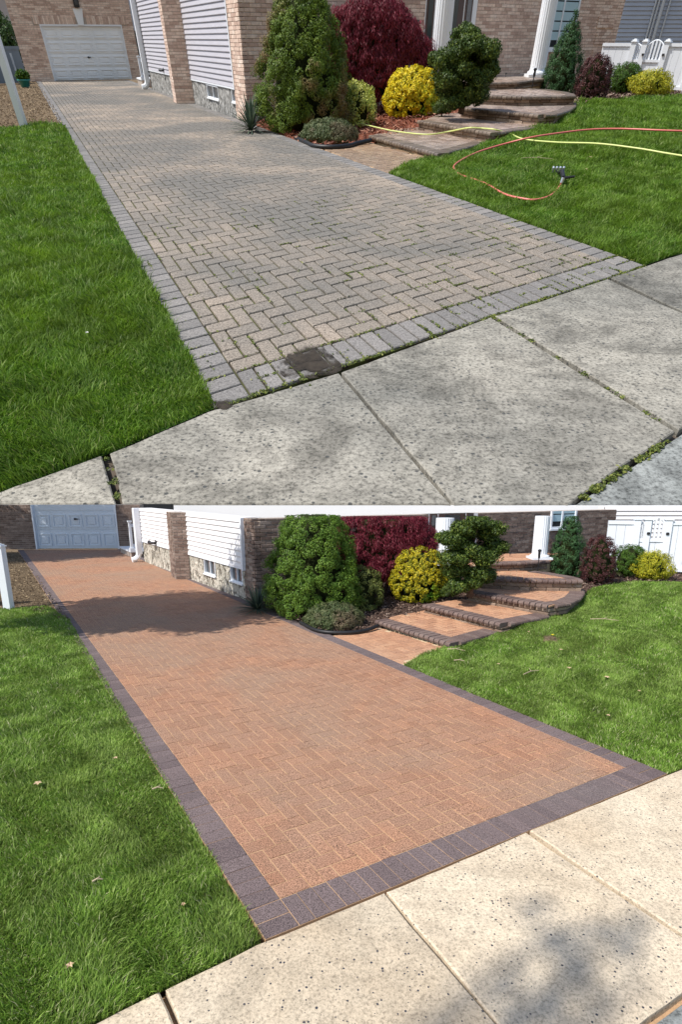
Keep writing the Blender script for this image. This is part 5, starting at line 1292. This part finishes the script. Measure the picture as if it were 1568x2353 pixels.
# ------------------------------------------------------------------ hoses, lights, edging, small things
h1 = zu[1] + .03; h2 = zu[2] + .03
curve_tube(U, 'garden_hose', [(829, 284, .12), (850, 289, .16), (905, 301, h1), (982, 309, h1), (1034, 302, h1 + .04), (1076, 294, h2), (1110, 295, h2), (1139, 298, h2), (1174, 308, h2 - .08), (1206, 320, .22), (1279, 327, .26), (1373, 330, .32), (1466, 341, .32), (1537, 353, .3), (1660, 372, .3)], .0135, 'hose_yellow', 'pale yellow-green hose running over the wet steps onto the lawn', 'hose', None)
red = [(1660, 303, .40), (1537, 300, .40), (1429, 296, .38), (1353, 298, .36), (1277, 307, .33), (1220, 316, .30), (1163, 330, .20), (1106, 347, .13), (1068, 364, .10), (1045, 380, .08), (1047, 391, .08), (1060, 402, .08), (1115, 421, .08), (1160, 446, .07), (1205, 457, .07), (1232, 459, .07), (1263, 451, .08), (1281, 436, .08), (1291, 421, .09)]
curve_tube(U, 'air_hose', [(a_, b_, c_ - .02) for a_, b_, c_ in red], .0145, 'hose_coral', 'coral red hose looping across the dark green lawn', 'hose', None)
curve_tube(U, 'garden_hose', [(563, 196, .5), (562, 205, .45), (564, 216, .4), (570, 226, .3), (580, 234, .2), (592, 240, .1)], .02, 'hose_yellow', 'short green hose hanging at the brick corner above the yucca', 'hose', None)
a = U.g(1291, 421, .10); b = U.g(1296, 409, .16); c = U.g(1284, 396, .14)
nz = thing(U, 'spray_wand', tuple(a), 'metal spray wand with a row of nozzle tips at the coral hose end', 'nozzle')
m = MB(); m.tube([a, b], [.024, .03], 10); m.build('coupler', MATS['chrome'], U, nz); m = MB(); m.tube([b, b + (c - b) * .4 + E3 * .05, c], [.03, .034, .02], 8); m.tube([b, b + V3(.16, -.02, .02)], [.02, .014], 8); m.build('trigger_body', MATS['black_plastic'], U, nz)
for i in range(4):
    q = c + V3(-.09 + .055 * i, .0, .02); m = MB(); m.lathe(q, [(.014, -.02), (.022, .02), (.022, .04), (.014, .055)], 10); m.build('nozzle_tip', MATS['chrome'], U, nz)
def path_light(P, foot, z, row, label, wpx):
    b = P.g(*foot, z); h = P.hat(b, row) - z; r = wpx * P.depth(b) / F; root = thing(P, 'path_light', tuple(b), label, 'light')
    m = MB(); m.tube([b, b + V3(.0, 0, h * .6)], r * .28, 8); m.build('stake', MATS['dark_metal'], P, root)
    m = MB(); m.lathe(b + E3 * h * .58, [(r * .6, 0), (r * .8, h * .08), (r * .8, h * .30), (r * 1.1, h * .33), (r * 1.1, h * .38), (r * .5, h * .42)], 12); m.build('lamp_head', MATS['dark_metal'], P, root)
path_light(U, (1223, 204), zu[4] - .02, 156, 'black path light before the porch column of the wet steps', 3.6)
path_light(L, (1237, 1312), zl[4] - .02, 1262, 'black path light before the porch column of the dry steps', 3.6)
path_light(U, (1163, 177), zu[5], 167, 'tiny black light on the porch floor by the sunlit tan brick', 1.6)
path_light(L, (1173, 1279), zl[5], 1271, 'tiny black light on the porch floor by shaded brick', 1.6)
curve_tube(U, 'lawn_edging', [(679, 316, .03), (706, 328, .03), (722, 335, .03), (760, 338, .03), (800, 335, .03), (822, 329, .03), (853, 322, .05)], .04, 'black_plastic', 'black plastic edging below the low grey-green mound', 'edging', None)
curve_tube(L, 'lawn_edging', [(690, 1430, .03), (698, 1434, .03), (724, 1447, .03), (758, 1453, .03), (809, 1453, .03), (843, 1448, .03), (868, 1438, .05)], .028, 'black_plastic', 'black plastic edging curving round the clipped mound by clean pavers', 'edging', None)
# mud washed over missing and sunken pavers at the street edge of the dirty driveway
def blob(P, c, rx, ry, z, name, mat, label, cat, ang=0, seed=0, dome=.004, n=36, kind=None):
    rg = random.Random(seed); C_ = P.g(*c); X = P.g(c[0] + rx, c[1]) - C_; Y = P.g(c[0], c[1] - ry) - C_; mb = MB(); ph = [rg.uniform(0, 6.28) for _ in range(4)]
    rings = [0.0, .45, .8, 1.0]; rv = [.75, .45, .12] if mat == 'mud' else [.5] * 3
    mb.v.append(tuple(C_ + E3 * (z + dome)))
    for k_, rr in enumerate(rings[1:]):
        for i in range(n):
            w = 2 * pi * i / n; r_ = rr * (1 + .16 * sin(2 * w + ph[0]) + .12 * sin(3 * w + ph[1]) + .08 * sin(5 * w + ph[2]) + .05 * sin(9 * w + ph[3]))
            mb.v.append(tuple(C_ + X * cos(w) * r_ + Y * sin(w) * r_ + E3 * (z + (dome * (1 - rr * .7) if rr < 1 else -.012))))
    for i in range(n):
        j = (i + 1) % n; mb.f.append((0, 1 + i, 1 + j)); mb.r.append(rv[0])
        for k_ in range(2): a0 = 1 + k_ * n; mb.f.append((a0 + i, a0 + n + i, a0 + n + j, a0 + j)); mb.r.append(rv[k_ + 1])
    return tag(mb.build(name, MATS[mat], P, None, tuple(C_), smooth=True), label, cat, None, kind)
blob(U, (712, 834), 74, 52, .006, 'mud_patch', 'mud', 'dark wet mud over sunken pavers at the driveway mouth', 'mud', seed=3)
blob(U, (512, 930), 38, 12, .006, 'mud_patch', 'mud', 'small mud smear on the corner paver by the thick grass', 'mud', seed=6)
blob(U, (1240, 352), 15, 5, .13, 'sprinkler_cover', 'white_pebble', 'small pale sprinkler cover set in the dark green lawn', 'cover', seed=8)
blob(L, (1266, 1484), 22, 7, .10, 'bare_patch', 'soil_after', 'bare sandy patch in the mown lawn by the dry steps', 'soil', seed=9, dome=.03)
# moss and weeds growing in the joints
rg = np.random.default_rng(77); O_, du_, dv_ = DU['O'], DU['d1'] * DU['bu'], DU['d2'] * DU['bv']; cs = []
for i in range(430):
    u_ = rg.random() ** 1.6 * 26; v_ = rg.uniform(0, 36)
    if rg.random() < .5: u_ = round(u_)
    else: v_ = round(v_)
    if rg.random() < .25: u_ = -.12 if rg.random() < .5 else 2.0; v_ = rg.uniform(0, 36)
    q = O_ + du_ * u_ + dv_ * v_; m_ = int(5 + 30 * rg.random() ** 3); al = du_ if abs(v_ - round(v_)) < 1e-6 else dv_
    cs.append(q + rg.normal(0, .35, (m_, 1)) * al + rg.normal(0, .008, (m_, 3)) * V3(1, 1, 0) + E3 * .006)
cs = np.concatenate(cs); v, f = leaves_mesh(cs, unit_rows(rdir(rg, len(cs)) * .6 + E3), rdir(rg, len(cs)), .022, .6, rg)
tag(tris_object('moss', v, f, MATS['leaf_weed'], U, None, (0, 0, 0), rg.random(len(cs)), nv=4), 'yellow-green moss in the joints of the dirty grey pavers', 'moss', None, 'stuff')
# weeds in the sidewalk joints
wp = []
for (x0, y0, x1, y1, n_) in ((243, 1050, 272, 1145, 26), (1132, 728, 1540, 984, 110), (1340, 1145, 1540, 1010, 260), (500, 935, 1480, 612, 150)):
    for i in range(n_):
        t = rg.random()
        if math.sin(t * 37 + x0) + math.sin(t * 91 + y0) < rg.uniform(-.2, 1.2): continue
        q = U.g(x0 + (x1 - x0) * t, y0 + (y1 - y0) * t); wp.append(q + rg.normal(0, .012, (8, 3)) * V3(1, 1, 0) + E3 * .004)
wp = np.concatenate(wp); v, f = leaves_mesh(wp, unit_rows(rdir(rg, len(wp)) * .7 + E3), rdir(rg, len(wp)), .024, .5, rg)
tag(tris_object('joint_weeds', v, f, MATS['leaf_weed'], U, None, (0, 0, 0), rg.random(len(wp)), nv=4), 'tiny weeds along the cracks of the grey sidewalk', 'weeds', None, 'stuff')
# twigs and fallen leaves
def twig(P, px, py, ln, label, z=0.03, seed=0, mat='twig'):
    rg = random.Random(seed); zz = (float(P.z(*P.g(px, py)[:2])) if px > 700 else 0) + z; q = P.g(px, py, zz); s = ln * P.depth(q) / F
    m = MB(); a = rg.uniform(-.5, .6); d = V3(cos(a), sin(a), 0); p_ = [q - d * s * .5, q + V3(0, .06 * s, .01), q + d * s * .5]
    m.tube(p_, [.006, .005, .003], 5); m.tube([p_[1], p_[1] + V3(cos(a + .9), sin(a + .9), .1) * s * .35], [.004, .002], 5)
    tag(m.build('twig', MATS[mat], P, None, tuple(q)), label, 'twig', 'twigs lying on the lawns')
def leaf(P, px, py, sz, label, z=0.035, seed=0, mat='dry_leaf', name='fallen_leaf', cat='leaf'):
    rg = random.Random(seed); zz = (float(P.z(*P.g(px, py)[:2])) if px > 700 else 0) + z; q = P.g(px, py, zz); s = sz * P.depth(q) / F; m = MB(); n = 10; a = rg.uniform(0, 6)
    pts = [q + V3(cos(a + 2 * pi * i / n), sin(a + 2 * pi * i / n), 0) * s * (.5 if i % 2 else .28) + E3 * (.004 if i % 2 else 0.008) for i in range(n)]
    i0 = 0; m.v = [tuple(p_) for p_ in pts] + [tuple(q + E3 * .0)]; 
    for i in range(n): m.f.append((i, (i + 1) % n, n)); m.r.append(.5)
    tag(m.build(name, MATS[mat], P, None, tuple(q)), label, cat, 'dead leaves on the lawns' if cat == 'leaf' else None)
twig(L, 1049, 1493, 40, 'forked pale twig on the lawn by the lowest dry step', seed=1)
twig(L, 1222, 1545, 52, 'longest pale twig, lying mid-lawn below the bare patch', seed=2)
twig(L, 1056, 1518, 24, 'short twig on the lawn just below the forked twig', seed=3)
twig(L, 1390, 1424, 60, 'thin brown twig on the far lawn before the barberry', seed=4)
twig(L, 362, 1812, 24, 'twig on the grass close to the purple-grey border', seed=5)
twig(L, 224, 2023, 22, 'twig in the middle of the near mown grass', seed=6)
twig(U, 1235, 364, 70, 'thin pale twig on the dark lawn beside the sprinkler cover', seed=7)
for i, (x, y, s_, lab) in enumerate([(160, 2219, 20, 'large curled tan leaf on the nearest mown grass'), (86, 1800, 20, 'pale torn leaf on the grass near the picture edge'), (421, 2079, 12, 'small tan leaf near the cream sidewalk corner'),
        (1309, 1535, 12, 'tan leaf on the lawn beside the longest twig'), (1396, 1556, 14, 'pale leaf on the lawn nearer the sidewalk'), (1216, 1452, 7, 'tiny pale leaf by the second dry step'), (1290, 1493, 10, 'pale leaf beside the bare sandy patch'),
        (1399, 1644, 10, 'tan leaf low on the lawn near the driveway border'), (265, 1742, 12, 'tan leaf on the grass halfway up the driveway edge'), (1470, 1588, 8, 'small leaf on the lawn close to the picture edge'), (1146, 1526, 8, 'small leaf between the two pale twigs')]):
    leaf(L, x, y, s_, lab, seed=i)
leaf(L, 1271, 1459, 8, 'tiny yellow dandelion flower in the mown lawn', mat='flower_yellow', name='dandelion_flower', cat='flower')
leaf(U, 200, 765, 9, 'small white scrap in the thick dark grass', z=.06, mat='white_pebble', name='paper_scrap', cat='scrap')
leaf(U, 1358, 461 - 100, 8, 'tan leaf on the dark lawn below the yellow hose', z=.05)
leaf(U, 1349, 389, 7, 'small tan leaf on the dark lawn above the spray wand', z=.05)
